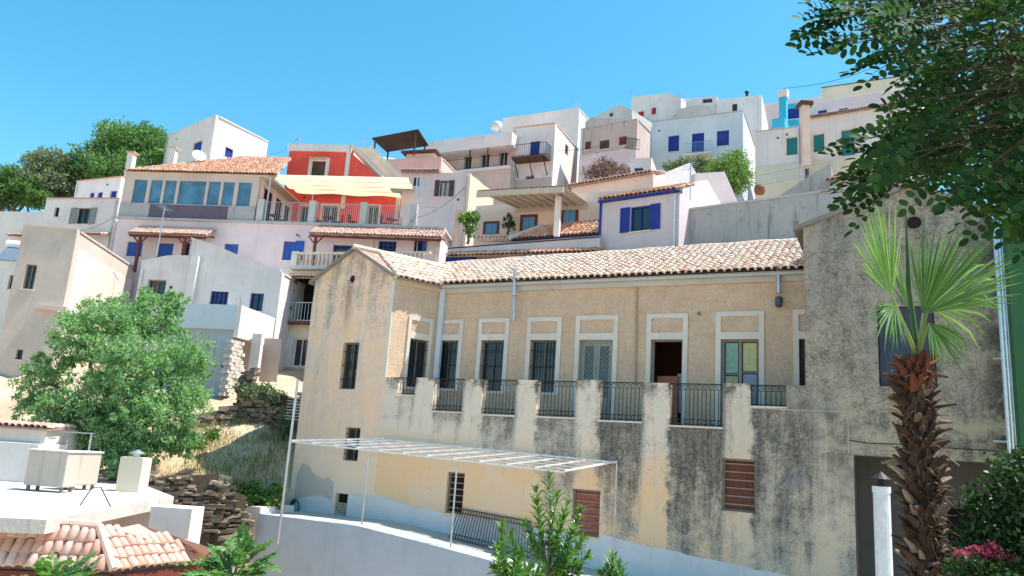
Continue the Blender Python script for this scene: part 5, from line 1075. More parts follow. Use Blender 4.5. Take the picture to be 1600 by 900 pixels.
# ------------------------------------------------------------------ flat-roofed building at lower left
def corner_house():
    z = -1.86; P = lambda x, y: ray(x, y)*(z/ray(x, y).z)
    c = [P(-60, 806), P(73, 812), P(272, 776), P(200, 748), P(-60, 735)]
    T = thing('flat_roof_house', 'low white house with thick flat roof slab in the lower left corner', 'house', Vector((c[1].x, c[1].y, -5.5)))
    def prism(pts, z0, z1):
        m = MB(); m.poly([Vector((p.x, p.y, z1)) for p in pts]); m.poly([Vector((p.x, p.y, z0)) for p in pts][::-1])
        for i in range(len(pts)):
            p, q = pts[i], pts[(i+1) % len(pts)]; m.poly([Vector((p.x, p.y, z0)), Vector((q.x, q.y, z0)), Vector((q.x, q.y, z1)), Vector((p.x, p.y, z1))])
        return m
    m = prism(c, z-.27, z); ob = m.build('roof_slab', plaster('worn white roof', (.56, .53, .495), .9, (.30, .28, .25)), T)
    cen = sum(c, Vector())/len(c); body = [p.lerp(cen, .13) for p in c]; prism(body, -6.5, z-.27).build('wall', plaster('peach grey wall', (.55, .45, .40), .3), T)
    # parapet block at back left and a low wall
    b0 = pt(15, 756, 22); 
    m = MB(); q = P(-40, 745); m.box(q.x-2, q.x+2.4, q.y-1.0, q.y+.5, z, z+1.15); m.build('parapet_block', WHITE2, T)
    # boxes (air conditioner housings)
    def acbox(p, wd, dp, h, rz, label):
        A = thing('equipment_box', label, 'box', p, 'pale boxes on the flat roof'); c_, s_ = math.cos(rz), math.sin(rz); ex, ey = Vector((c_, s_, 0)), Vector((-s_, c_, 0)); m = MB(); m.obox(p+Vector((0, 0, .14)), ex*wd, ey*dp, Vector((0, 0, h))); o = m.build('housing', plaster('weathered box', (.52, .455, .39), .5), A)
        bv = o.modifiers.new('bevel', 'BEVEL'); bv.width = .03; bv.segments = 2
        m = MB(); m.obox(p+Vector((0, 0, .14+h))-ex*.03-ey*.03, ex*(wd+.06), ey*(dp+.06), Vector((0, 0, .04))); m.build('lid', WHITE2, A)
        for a_ in (.06, wd-.12):
            for b_ in (.06, dp-.12): m = MB(); m.obox(p+ex*a_+ey*b_, ex*.07, ey*.07, Vector((0, 0, .14))); m.build('foot', OLDW, A)
    acbox(P(34, 766), 1.15, .55, .92, -.12, 'larger pale metal box standing on the white roof slab')
    acbox(P(92, 765), .45, .9, .9, -.25, 'narrow pale box right beside the larger roof box')
    # chimney
    p = P(205, 768); A = thing('roof_chimney', 'square pale chimney with small metal cowl on the slab edge', 'chimney', p); m = MB(); m.box(p.x-.33, p.x+.33, p.y-.3, p.y+.3, z-.02, z+.98); m.build('stack', CREAM, A); m = MB(); m.lathe(p+Vector((0, 0, .98)), [(.1, 0), (.1, .1), (.24, .11), (.03, .22)], 12); m.build('cowl', METAL, A)
    # aerial pole
    p = P(131, 757); A = thing('aerial_pole', 'thin leaning aerial pole with a horizontal antenna on the white roof', 'antenna', p); t = pt(143, 678, p.y); m = MB(); m.tube([p, t], .03, 6); m.build('pole', METAL, A); m = MB(); m.bar(t-Vector((1.5, 0, 0)), t+Vector((.1, 0, .02)), .025); 
    m.build('boom', METAL, A)
    for i in range(9): m = MB(); q = t-Vector((1.45-.17*i, 0, 0)); m.bar(q-Vector((0, .25, 0)), q+Vector((0, .25, 0)), .012); m.build('element', METAL, A)
    m = MB(); p = P(125, 790); m.tube([p+Vector((0, 0, .01)), p+Vector((.1, .2, .4)), p+Vector((.25, .3, .42)), p+Vector((.7, .0, .02))], .015, 5); tag(m.build('loose_cable', IRON), 'black cable looping up from the white roof slab', 'cable')
    # tiled hip roof below the slab
    T = thing('hip_roof', 'red orange barrel tile hip roof under the white slab', 'roof', Vector((-10.5, 14, -3.4))); ze = -2.78; E_ = lambda x, y: ray(x, y)*(ze/ray(x, y).z)
    L, C, R = E_(-60, 884), E_(177, 894), E_(305, 879); A = pt(154, 829, 16.2); B = pt(-60, 833, 16.2); B.z = A.z
    def slope(e0, e1, top, tri, n, lab):
        a = (e1-e0); S0 = top-e0; a_ = a.normalized(); s = S0-a_*S0.dot(a_); S = s.length; s_ = s/S
        lx = lambda p: ((p-e0).dot(a_), (p-e0).dot(s_)); Q = [lx(p) for p in tri]
        def ins(u, v):
            c_ = False
            for i in range(len(Q)):
                (x1, y1), (x2, y2) = Q[i], Q[(i+1) % len(Q)]
                if (y1 > v) != (y2 > v) and u < (x2-x1)*(v-y1)/(y2-y1)+x1: c_ = not c_
            return c_
        u0 = min(q[0] for q in Q); O = e0+a_*u0
        tile_field(T, O, a_, s_, max(q[0] for q in Q)-u0, S, .18, .27, TILE3, lambda u, v: ins(u+u0, v), n, None, True, tri)
    slope(L, C, A, [L, C, A, B], 150, 'a'); R2 = A+(R-C)*.55; R2.z = A.z-.25
    slope(C, R, A, [C, R, R+(A-C)*.55, A], 150, 'b')
    m = MB(); m.tube([C+Vector((0, 0, .05)), A+Vector((0, 0, .08))], .085, 8); m.build('hip', TILE3, T); m = MB(); m.tube([A+Vector((0, 0, .1)), B+Vector((0, 0, .1))], .09, 8); m.build('ridge', TILE3, T)
    m = MB(); 
    for e0, e1 in ((L, C), (C, R)): m.obox(e0-Vector((0, 0, .55)), (e1-e0)*.985, Vector((0, 0, .5)), Vector((0, .4, 0)))
    m.build('eave_wall', REDW, T)
    m = MB(); f0, f1, f2 = pt(214, 826, 17.5), pt(330, 868, 16.5), pt(290, 870, 15.5); m.poly([A+Vector((.2, .2, -.05)), pt(215, 824, 18), pt(328, 862, 17.2), R+Vector((.1, .15, .05))]); o = m.build('cement_flank', plaster('salmon cement', (.56, .35, .28), .4), T); so_ = o.modifiers.new('s', 'SOLIDIFY'); so_.thickness = .08
    p = pt(263, 828, 19.5); m = MB(); m.box(p.x-.5, p.x+.5, p.y, p.y+.8, p.z-.6, p.z+.52); tag(m.build('white_block', WHITE2), 'small white masonry block beyond the tiled roof corner', 'block')
corner_house()

# ------------------------------------------------------------------ dry slope: stone walls, grass, weeds
SM = []
for k in range(6):
    v = [Vector((sx*.5, sy*.5, sz*.5))*random.uniform(.8, 1.12)+Vector([random.uniform(-.09, .09) for _ in range(3)]) for sx in (-1, 1) for sy in (-1, 1) for sz in (-1, 1)]
    me = bpy.data.meshes.new('stone'); me.from_pydata(v, [], [(0, 1, 3, 2), (4, 6, 7, 5), (0, 4, 5, 1), (2, 3, 7, 6), (0, 2, 6, 4), (1, 5, 7, 3)])
    t = NT('field stone %d' % k); oi = t.n('ShaderNodeObjectInfo'); n = t.noise(t.coord('Object'), 4, 5, .7); c = t.mix(oi.outputs['Random'], (.13, .10, .075), (.36, .29, .22)); c = t.mix(t.ramp(n, .45, .7, 0, .6), c, (.12, .10, .085)); t.bump(n, .6, .05); me.materials.append(t.out(c, .95)); SM.append(me)
def stone_wall(label, A, B, h, rows, sz=.26, lean=.15, jit=.06):
    W = Wall(A, B); T = thing('dry_stone_wall', label, 'wall', Vector(A), 'dry stone terrace walls on the slope')
    m = MB(); m.poly([W.P(0, A.z-.8, .04), W.P(W.L, B.z-.8, .04), W.P(W.L, B.z+h*.82, .02-lean), W.P(0, A.z+h*.82, .02-lean)]); m.build('core', flat('dark earth', (.09, .07, .055), .95), T)
    for j in range(rows):
        u = random.uniform(-.1, .1)
        while u < W.L:
            w_ = sz*random.uniform(.7, 1.8); f = u/W.L; zb = A.z+(B.z-A.z)*f-.15; hh = h*(.85+.3*math.sin(u*1.9+A.x)*.5+.15*math.sin(u*5)); z = zb+hh*(j+.5)/rows
            o = bpy.data.objects.new('stone', random.choice(SM)); COL.objects.link(o); o.parent = T
            o.location = W.P(u+w_/2, z, -lean*(j+.5)/rows+random.uniform(-jit, jit))-T.location; o.scale = (w_*1.05, random.uniform(.25, .4), hh/rows*random.uniform(.75, 1.3)); o.rotation_euler = (random.uniform(-.2, .2), random.uniform(-.12, .12), math.atan2(W.e.y, W.e.x)+random.uniform(-.15, .15)); u += w_*random.uniform(.85, 1.05)
def gpz(px, py, d, dz, xr): p = pt(px, py, d); return Vector((p.x, p.y, gz(xr, p.y)+dz))
def gp(px, py, d, dz=0): p = pt(px, py, d); return Vector((p.x, p.y, gz(p.x, p.y)+dz))
stone_wall('dark dry stone terrace wall behind the roof chimney', gp(190, 790, 26.3, -.2), gpz(335, 790, 27.0, -.2, -12), 2.1, 18, .26)
stone_wall('short dry stone pillar wall right of the dry grass', gpz(325, 790, 27.2, -.3, -12), gpz(385, 780, 27.6, -.9, -12), 1.7, 15, .26)
stone_wall('high stone bank below the cream house and buttress', gp(366, 640, 33.2, -.6), gp(468, 650, 32.4, -.9), 2.7, 19, .30)
stone_wall('stone edge under the green tree at the slope top', gp(285, 660, 32.0, -.5), gp(372, 650, 33.0, -.5), 1.3, 7, .26)
stone_wall('broken rubble wall stepping down beside the white end block', gpz(318, 850, 22.5, -.3, -12), gpz(392, 800, 25.5, -.5, -12), 1.5, 12, .26)
stone_wall('low stones behind the green tree trunk', gp(130, 720, 28.5, -.3), gp(215, 720, 29.0, -.3), .9, 4, .3)
SC = thing('rubble_heap', 'heap of loose field stones tumbling beside the white end block', 'stones', gp(360, 820, 23))
for k in range(60):
    p = gp(random.uniform(300, 420), random.uniform(780, 850), random.uniform(20.5, 26)); o = bpy.data.objects.new('stone', SM[k % 6]); COL.objects.link(o); o.parent = SC; o.location = p+Vector((0, 0, .04))-SC.location; q = random.uniform(.14, .38); o.scale = (q*1.3, q, q*.7); o.rotation_euler = (random.random(), random.random(), random.random()*6)
def grass(name, label, n, region, mat, hmin, hmax, wd=.012, spread=.35):
    V = []
    for _ in range(n):
        px, d = random.uniform(*region[0]), random.uniform(*region[1]); p = pt(px, 700, d); b = Vector((p.x, p.y, gz(p.x, p.y)-.05)); h = random.uniform(hmin, hmax); a = random.uniform(0, 6.28); w_ = Vector((math.cos(a), math.sin(a), 0))*wd; l = Vector((random.gauss(0, spread), random.gauss(0, spread), 1)).normalized()*h
        V += [b-w_, b+w_, b+l*.6+w_*.7+Vector((0, 0, 0)), b+l]
    o = npmesh(name, V, np.arange(len(V)).reshape(-1, 4), mat, None, 'stuff'); o['label'] = label; o['category'] = 'grass'
grass('dry_grass', 'straw coloured dry grass covering the slope', 9000, ((195, 470), (26, 33.5)), leafmat('dry straw', (.55, .42, .27), (.74, .61, .43), .3), .1, .36)
grass('green_weeds', 'sparse green weeds among the dry grass', 2500, ((290, 450), (28, 33)), leafmat('weed green', (.10, .16, .05), (.24, .28, .10), .3), .12, .45, .018)

# ------------------------------------------------------------------ trees and plants
BARK = flat('grey brown bark', (.16, .115, .085), .95, 0, .4, 9, .6)
def limb_tree(T, base, tips, r0, mat=BARK, fork=None, wob=.12):
    m = MB(); base = Vector(base); fk = fork or base+Vector((0, 0, (sum((t.z for t in tips))/len(tips)-base.z)*.45)); pts = [base.lerp(fk, s)+Vector((random.gauss(0, wob*.4), random.gauss(0, wob*.4), 0))*(0 < s < 1) for s in (0, .33, .66, 1)]
    m.tube(pts, [r0*1.25, r0, r0*.9, r0*.8], 9); m.build('trunk', mat, T)
    for t in tips:
        b = MB(); n = 6; q = [fk.lerp(t, k/n)+Vector((random.gauss(0, wob), random.gauss(0, wob), .35*math.sin(math.pi*k/n)*(t-fk).length*.15 + random.gauss(0, wob*.4)))*(0 < k) for k in range(n+1)]
        b.tube(q, [r0*.6*(1-.8*k/n)+.01 for k in range(n+1)], 7); b.build('branch', mat, T)
def tree(name, label, base, blobs, n, L, Wd, mat, r0, cat='tree', group=None, **kw):
    T = thing(name, label, cat, base, group); limb_tree(T, base, [Vector(b[0]) for b in blobs[:9]], r0); leaf_blobs(T, blobs, n, L, Wd, mat, 'crown', **kw); return T
LG = leafmat('feathery green', (.12, .26, .12), (.27, .46, .24), .42, (.34, .50, .32)); PG = leafmat('pine green', (.06, .15, .05), (.14, .26, .09), .35); OG = leafmat('olive grey green', (.10, .15, .09), (.20, .25, .16), .3)
BG_ = leafmat('bush green', (.08, .17, .04), (.17, .29, .08), .35); DG = leafmat('dark glossy green', (.014, .045, .014), (.036, .085, .022), .3); RB = leafmat('bronze leaves', (.11, .06, .06), (.19, .11, .10), .25)
b0 = gp(175, 770, 27.5); bl = [pblob(*q) for q in ((200, 500, 28, 48), (245, 500, 28.5, 46), (120, 530, 28, 52), (205, 570, 27, 72), (290, 560, 28, 50), (65, 595, 28, 46), (145, 640, 26.8, 66), (245, 645, 27, 66), (300, 625, 27.6, 42), (95, 655, 27, 48), (48, 632, 27.6, 32), (190, 682, 26.8, 44), (262, 688, 27.5, 32), (150, 708, 26.6, 32), (215, 706, 26.8, 30), (185, 722, 26.4, 24), (95, 690, 27, 34), (155, 495, 28.6, 40), (225, 465, 28.6, 22), (130, 690, 27, 30), (320, 575, 28.3, 22), (275, 480, 28.6, 20))]
bl2 = []
for _ in range(150):
    k = random.choices(range(len(bl)), [b[1][0]**2 for b in bl])[0]; c_, r_ = bl[k]; v_ = Vector([random.gauss(0, 1) for _ in range(3)]).normalized()*random.random()**.3; q_ = c_+Vector((v_.x*r_[0], v_.y*r_[1], v_.z*r_[2]))*1.02; rr_ = random.uniform(.18, .42); bl2.append((q_, (rr_*1.1, rr_, rr_*.8)))
tree('feathery_tree', 'large feathery light green tree in front of the beige tower', b0, [(c_, tuple(.86*x for x in r_)) for c_, r_ in bl]+bl2, 118000, .12, .024, LG, .2, tight=.17, sub=34, shell=.4)
for lab, base, q, n, mat in (('broad dark green pine with domed crown against the sky', (215, 330, 72), [(205, 235, 72, 56, 40), (160, 250, 71, 42, 34), (250, 250, 72, 46, 34), (200, 275, 70, 70, 30), (275, 275, 71, 32, 28), (135, 285, 71, 40, 30), (235, 215, 73, 32, 20), (180, 212, 72.5, 28, 18)], 34000, PG),
    ('smaller grey green pine left of the domed pine', (95, 335, 70), [(85, 262, 70, 38, 26), (120, 270, 71, 34, 28), (70, 290, 69, 44, 28), (110, 300, 70, 36, 26), (60, 255, 71, 22, 16)], 16000, OG),
    ('low spreading pine at the left picture edge', (25, 335, 68), [(20, 285, 68, 36, 22), (45, 300, 68, 36, 22), (0, 305, 68, 34, 24), (-25, 290, 69, 30, 26), (60, 312, 67, 20, 14)], 14000, PG)):
    bs = pt(*base); bs.z = gz(bs.x, bs.y)-.3; tree('pine_tree', lab, bs, [pblob(x, y, d, r, rz) for x, y, d, r, rz in q], n, .42, .07, mat, .3, group='pine trees on the skyline', tight=.2, sub=16, shell=.38)
def bush(name, label, q, n, L, Wd, mat, base=None, cat='bush', **kw):
    bl = [pblob(*x) for x in q]; c = bl[0][0]; bs = Vector((c.x, c.y, min(b[0].z-b[1][2] for b in bl)-.3)); return tree(name, label, bs, bl, n, L, Wd, mat, .06, cat, **kw)
bush('round_bush', 'round bright green bush below the blue door house', [(1142, 266, 44, 30), (1125, 272, 44, 24), (1158, 278, 44, 20), (1140, 285, 43.5, 26), (1150, 250, 44.3, 18)], 12000, .14, .035, BG_)
bush('low_bush', 'low olive green bush left of the round bright bush', [(1095, 255, 46, 18, 12), (1070, 257, 46, 18, 9), (1050, 260, 46, 14, 7), (1108, 265, 45.5, 14, 12)], 5000, .14, .035, OG)
bush('bronze_shrub', 'bare brown leaved shrub in front of the stone house', [(945, 268, 45, 26, 16), (925, 270, 45, 16, 14), (968, 266, 45, 16, 12), (985, 275, 44.6, 14, 8), (945, 256, 45.2, 16, 8)], 3200, .14, .03, RB, cat='shrub')
bush('terrace_shrub', 'leafy green shrub on the terrace by the red pot', [(733, 348, 36.2, 14, 14), (726, 338, 36.2, 9, 9), (741, 340, 36.3, 9, 9), (735, 362, 36.1, 10, 10)], 1500, .13, .04, BG_, cat='shrub')
bush('potted_tree', 'small thin tree on the terrace between blue windows', [(795, 345, 36.4, 8, 7), (790, 352, 36.4, 6, 6), (800, 352, 36.4, 6, 6), (795, 336, 36.5, 4, 5)], 420, .12, .03, DG, cat='tree')
bush('loggia_plant', 'hanging green plants inside the cream loggia', [(452, 455, 40.2, 7, 14), (449, 480, 40.1, 6, 12), (456, 440, 40.2, 9, 5)], 900, .12, .035, BG_, cat='plant')
bush('slope_bush', 'bright green leafy bush at the foot of the dry slope', [(395, 770, 29.3, 22, 14), (375, 766, 29.3, 14, 12), (420, 774, 29.1, 16, 14), (432, 764, 29.4, 10, 10), (405, 784, 29, 20, 12), (425, 786, 29, 16, 12)], 2600, .13, .05, BG_)
bush('bank_bush', 'green and brown shrub on top of the stone bank', [(405, 612, 33, 26, 12), (380, 607, 33.2, 14, 10), (430, 620, 32.8, 16, 12), (445, 660, 32, 10, 26)], 2600, .13, .04, OG, cat='shrub')
bush('bank_weed', 'small green shrub at the tree foot near the stones', [(300, 690, 29, 22, 12), (330, 680, 29.5, 14, 8)], 1400, .12, .035, BG_, cat='shrub')
# chimney pot on the terrace
p = pt(712, 378, 36.3); m = MB(); m.box(p.x-.14, p.x+.14, p.y-.12, p.y+.12, p.z-.3, pt(713, 328, 36.3).z); tag(m.build('red_post', TILE3), 'red clay post on the terrace beside the shrub', 'post')

# lance-leaved sapling in front of the alley wall
def lance_leaf(V, Fq, p, d, L, wd, n):
    d = d.normalized(); s = d.cross(n); 
    if s.length < 1e-3: s = d.cross(Vector((1, 0, 0)))
    s.normalize(); k = len(V); nn = s.cross(d)
    V += [p, p+d*L*.35+s*wd+nn*wd*.35, p+d*L*.72+s*wd*.8+nn*wd*.2, p+d*L-nn*L*.08, p+d*L*.72-s*wd*.8+nn*wd*.2, p+d*L*.35-s*wd+nn*wd*.35, p+d*L*.5-nn*L*.0]
    Fq += [(k, k+1, k+6, k+6), (k, k+6, k+5, k+5), (k+1, k+2, k+3, k+6), (k+6, k+3, k+4, k+5)]
def oval_leaf(V, Fq, p, d, L, wd, n):
    d = d.normalized(); s = d.cross(n)
    if s.length < 1e-3: s = d.cross(Vector((1, 0, 0)))
    s.normalize(); nn = s.cross(d); k = len(V)
    for t, w_ in ((.08, .35), (.3, .88), (.6, 1.0), (.86, .66)): V += [p+d*L*t-s*wd*w_+nn*wd*.22*w_, p+d*L*t-nn*L*.05*t*t, p+d*L*t+s*wd*w_+nn*wd*.22*w_]
    V.append(p+d*L-nn*L*.05)
    for i in range(3): q = k+3*i; Fq += [(q, q+1, q+4, q+3), (q+1, q+2, q+5, q+4)]
    Fq += [(k+9, k+10, k+12), (k+10, k+11, k+12)]
def build_leaves(T, V, Fq, mat, name='crown', kind='stuff'):
    me = bpy.data.meshes.new(name); base = wloc(T); me.from_pydata([tuple(v-base) for v in V], [], [tuple(dict.fromkeys(f)) for f in Fq]); me.materials.append(mat); me.polygons.foreach_set('use_smooth', [True]*len(me.polygons))
    o = bpy.data.objects.new(name, me); COL.objects.link(o); o.parent = T; o['kind'] = kind; return o
SAP = leafmat('sapling leaf', (.055, .15, .035), (.12, .27, .06), .3, None, .38)
def sapling(label, d, rootpx, shoots):
    root = gp(rootpx[0], 900, d); T = thing('sapling', label, 'shrub', root, 'lance leaved saplings in front of the alley wall'); V, Fq = [], []; st = pt(rootpx[0], rootpx[1], d); m = MB(); m.tube([root, (root+st)/2+Vector((.05, 0, 0)), st], [.05, .04, .03], 7); m.build('trunk', BARK, T)
    for (px, py, dd, ln) in shoots:
        tip = pt(px, py, d+dd); b = st.lerp(tip, .0); mid = (st+tip)/2+Vector((random.gauss(0, .05), random.gauss(0, .05), -.06)); m = MB(); m.tube([st-(tip-st)*.02, mid, tip], [.022, .014, .006], 5); m.build('branch', flat('green stem', (.14, .15, .07), .8), T)
        dirv = (tip-mid).normalized(); n = int(46*ln)
        for k in range(n):
            s = 1-(k/n)*ln*.75; s = max(.2, s); p = mid.lerp(tip, (s-.5)*2) if s > .5 else st.lerp(mid, s*2); a = k*2.4+random.random()*.6; side = dirv.cross(Vector((math.cos(a), math.sin(a), .1))).normalized(); out = (dirv*random.uniform(.35, 1.0)+side*random.uniform(.6, 1.0)); lance_leaf(V, Fq, p, out, random.uniform(.13, .21), random.uniform(.018, .026), dirv)
        for k in range(9): a = k*.7; side = dirv.cross(Vector((math.cos(a), math.sin(a), .1))).normalized(); lance_leaf(V, Fq, tip-dirv*.02, dirv*1.3+side*.6, random.uniform(.12, .18), .018, dirv)
    build_leaves(T, V, Fq, SAP)
sapling('tall lance leaved green sapling in front of the alley wall', 11.5, (855, 900), [(858, 748, 0, 1), (840, 790, .2, .8), (870, 775, -.2, .9), (885, 790, .1, .9), (838, 770, .3, .7), (905, 800, .2, 1), (895, 830, -.2, .9), (875, 815, .3, .8), (822, 822, .1, .8), (832, 845, -.2, .7), (910, 845, .2, .9), (915, 870, .1, .8), (888, 865, -.3, .9), (870, 850, .2, .7), (900, 895, .1, .8), (880, 900, .1, .8)])
sapling('shorter lance leaved sapling left of the tall one', 11, (800, 920), [(786, 825, 0, 1), (800, 840, .2, .9), (780, 860, -.2, .9), (812, 868, .1, .8), (790, 885, 0, .9), (775, 890, .2, .8), (825, 890, .1, .9), (805, 900, -.2, .9), (845, 895, .2, .8)])
sapling('small leafy shoot tip at the bottom right of the tall sapling', 11.2, (957, 960), [(957, 876, 0, 1), (950, 890, .1, .8), (968, 888, -.1, .8), (940, 900, .2, .8), (962, 905, .1, .7)])
# pinnate-leaved shrubs at the bottom left
def pinnate(V, Fq, p, d, L, pairs, ll, lw, upn, oval=False):
    d = d.normalized(); s = d.cross(upn).normalized(); nn = s.cross(d)
    for k in range(pairs):
        t = (k+1)/(pairs+.5); q = p+d*L*t-nn*0+Vector((0, 0, -L*.22*t*t)); sz = (1-.35*abs(t-.5)*1.3)
        for sg in (-1, 1): (oval_leaf if oval else lance_leaf)(V, Fq, q, s*sg*1.0+d*.45+nn*random.gauss(0, .12), ll*sz*random.uniform(.85, 1.1), lw*sz, nn+Vector((random.gauss(0, .2),)*3))
    (oval_leaf if oval else lance_leaf)(V, Fq, p+d*L+Vector((0, 0, -L*.22)), d, ll, lw, nn)
PIN = leafmat('pinnate leaf', (.05, .15, .04), (.12, .27, .07), .35, None, .45)
def pinnate_shrub(label, d, root, tips, L=.5):
    r = gp(root[0], 900, d); T = thing('pinnate_shrub', label, 'shrub', r, 'feather leaved shrubs at the lower left'); V, Fq = [], []; st = pt(root[0], root[1], d); m = MB(); m.tube([r, st], [.05, .03], 6); m.build('trunk', BARK, T)
    for (x, y) in tips:
        t = pt(x, y, d+random.uniform(-.4, .4)); c = st.lerp(t, .35); m = MB(); m.tube([st, c, t], [.02, .012, .005], 5); m.build('branch', flat('green stem', (.14, .15, .07), .8), T)
        for k in range(3): pinnate(V, Fq, c.lerp(t, k*.28), (t-c)+Vector((random.gauss(0, .25), random.gauss(0, .25), random.gauss(.0, .12)))*.8, L*random.uniform(.7, 1), 8, .12, .03, Vector((0, 0, 1)))
        pinnate(V, Fq, c, (t-c), (t-c).length*1.1, 9, .13, .032, Vector((0, -.4, 1)))
    build_leaves(T, V, Fq, PIN)
pinnate_shrub('feather leaved green shrub below the broken stone wall', 11.5, (365, 905), [(385, 840), (400, 858), (418, 868), (408, 888), (375, 855), (345, 862), (322, 876), (310, 890), (345, 895), (385, 892), (330, 900)])
pinnate_shrub('feather leaved green sprig in front of the tiled hip roof', 11, (80, 930), [(90, 885), (110, 888), (60, 890), (130, 895), (45, 897), (85, 895)])

# ------------------------------------------------------------------ fan palm
def palm():
    d = 9.0; top = pt(1434, 556, d); T = thing('fan_palm', 'young fan palm with shaggy brown trunk in front of the grey wing', 'palm tree', Vector((top.x+.05, top.y, -5.3)))
    base = Vector((top.x+.02, top.y, -5.3)); m = MB(); ax = [base.lerp(top, s)+Vector((.05*math.sin(s*5), 0, 0)) for s in np.linspace(0, 1, 14)]; rr = [.18-.05*s for s in np.linspace(0, 1, 14)]
    m.tube(ax, rr, 14); m.build('trunk', flat('palm fibre', (.085, .055, .04), .95, 0, .4, 14, .8), T)
    # old leaf bases: bent wedges in a spiral
    def boot(k):
        q = MB(); w0, w1, L = .06, .02, .17
        sec = [(0, 0, w0, .03), (.5*L, .035, w0*.85, .022), (L, .10+.04*k, w1, .008)]
        for (z, o, w_, th) in sec: q.v += [Vector((-w_, -o-th, z)), Vector((w_, -o-th, z)), Vector((w_, -o+th*.3, z+.01)), Vector((-w_, -o+th*.3, z+.01))]
        for i in range(2):
            for a in range(4): q.f.append((i*4+a, i*4+(a+1) % 4, i*4+4+(a+1) % 4, i*4+4+a))
        q.f.append((8, 9, 10, 11)); return q
    BM = []
    for nm, c1, c2 in (('old boot', (.045, .028, .021), (.10, .06, .044)), ('red boot', (.11, .036, .023), (.18, .062, .037)), ('pale boot', (.16, .12, .09), (.32, .26, .2))):
        t = NT(nm); oi = t.n('ShaderNodeObjectInfo'); n = t.noise(t.coord('Object', (8, 8, 2)), 4, 4); c = t.mix(oi.outputs['Random'], c1, c2); c = t.mix(t.ramp(n, .4, .7, 0, .6), c, tuple(.45*x for x in c1)); t.bump(n, .4, .02); BM.append([boot(k).mesh('leaf_base', t.out(c, .85)) for k in (0, .8, -.5)])
    H_ = top.z-base.z
    for i in range(298):
        s = .56+.44*(i/298); a = i*2.39996; p = base.lerp(top, s)+Vector((.05*math.sin(s*5), 0, 0)); r = .18-.05*s
        kind = 1 if s > .94 else (2 if random.random() < .12 else 0)
        o = bpy.data.objects.new('leaf_base', random.choice(BM[kind])); COL.objects.link(o); o.parent = T
        o.location = p+Vector((math.sin(a)*r*.92, -math.cos(a)*r*.92, -.05))-T.location; o.rotation_euler = (random.gauss(.15, .3), random.gauss(0, .3), a); z = random.uniform(.6, 1.15); o.scale = (z*.85, z*random.uniform(.8, 1.7), z)
    X, Y, Z = Vector((1, 0, 0)), Vector((0, 1, 0)), Vector((0, 0, 1)); fb = MB()
    for _ in range(420):
        s = random.uniform(.56, .98); a = random.random()*6.28; p = base.lerp(top, s)+Vector((.05*math.sin(s*5), 0, 0)); r = .19-.05*s; o_ = Vector((math.sin(a), -math.cos(a), 0)); q = p+o_*r; e = q+o_*random.uniform(.04, .2)+Vector((random.gauss(0, .04), random.gauss(0, .04), random.uniform(-.16, .1))); fb.tube([q, (q+e)/2+Vector((0, 0, .03)), e], [.006, .004, .001], 3, False)
    fb.build('fibre', flat('dry palm fibre', (.24, .17, .11), .9), T, kind='stuff')
    for k in range(7):
        a = k*2.1+.5; s = random.uniform(.62, .95); p = base.lerp(top, s); o_ = Vector((math.sin(a), -math.cos(a)*.6, 0)); m = MB(); m.tube([p+o_*.15, p+o_*.34+Vector((0, 0, .08)), p+o_*random.uniform(.42, .55)+Vector((0, 0, random.uniform(-.12, .1)))], [.022, .014, .006], 5); m.build('dead_stalk', flat('dead stalk', (.30, .24, .18), .9), T)
    PL = leafmat('palm green', (.09, .21, .05), (.19, .34, .13), .42, None, .42)
    def fan(hub, a, s, ph0, ph1, L, n, fold=.25, droop=.1, petiole=True, lw=1.0):
        """blades fan out from the hub between two angles in the plane of a and s"""
        a = a.normalized(); s = (s-a*s.dot(a)).normalized(); nn = a.cross(s); V, Fq = [], []
        st = (ph1-ph0)/n
        for k in range(n+1):
            ph = ph0+st*k; d_ = a*math.cos(ph)+s*math.sin(ph)+nn*(fold*math.sin(ph)**2+random.gauss(0, .035))+Vector([random.gauss(0, .015) for _ in range(3)]); d_.normalize(); l = L*(1-.22*abs(2*k/n-1)**2)*random.uniform(.9, 1.05); w_ = min(l*.45*math.tan(st/2)*1.35, .04)*lw; sd = d_.cross(nn).normalized()
            sg = nn*w_*.6*(1 if k % 2 else -1); i0 = len(V); g = Vector((random.gauss(0, .02), random.gauss(0, .02), -droop*l*random.uniform(.5, 1.6)))
            V += [hub, hub+d_*l*.45-sd*w_, hub+d_*l*.45+sd*w_, hub+d_*l*.45+sg, hub+d_*l*.78-sd*w_*.7+g*.3, hub+d_*l*.78+sd*w_*.7+g*.3, hub+d_*l+g]
            Fq += [(i0, i0+1, i0+3), (i0, i0+3, i0+2), (i0+1, i0+4, i0+5, i0+3), (i0+3, i0+5, i0+2), (i0+4, i0+6, i0+5)]
        build_leaves(T, V, Fq, PL, 'frond', 'thing')
        if petiole: m = MB(); c = top+Vector((0, 0, -.05)); m.tube([c, c.lerp(hub, .5)+Vector((0, 0, .03)), hub], [.03, .02, .014], 6); m.build('petiole', flat('petiole green', (.20, .27, .09), .6), T)
    h = lambda x, y, dd=0: pt(x, y, d+dd)
    fan(h(1393, 462, -.1), Z*1+X*-.17+Y*.05, X*.16+Y*1, -.95, .95, 1.22, 44, .08, .0)
    fan(h(1442, 490, -.15), Z*.85+X*.5, X*.8-Z*.45-Y*.45, -.62, .85, 1.34, 44, .2, .03)
    fan(h(1450, 478, .2), Z*.35+X*.95, Z*-.8+X*.3+Y*.5, -.75, .8, 1.1, 11, .25, .22, True, .55)
    fan(h(1398, 478, -.2), X*-.5-Z*.55-Y*.4, X*.6-Z*.6, -.8, .8, .52, 22, .3, .3)
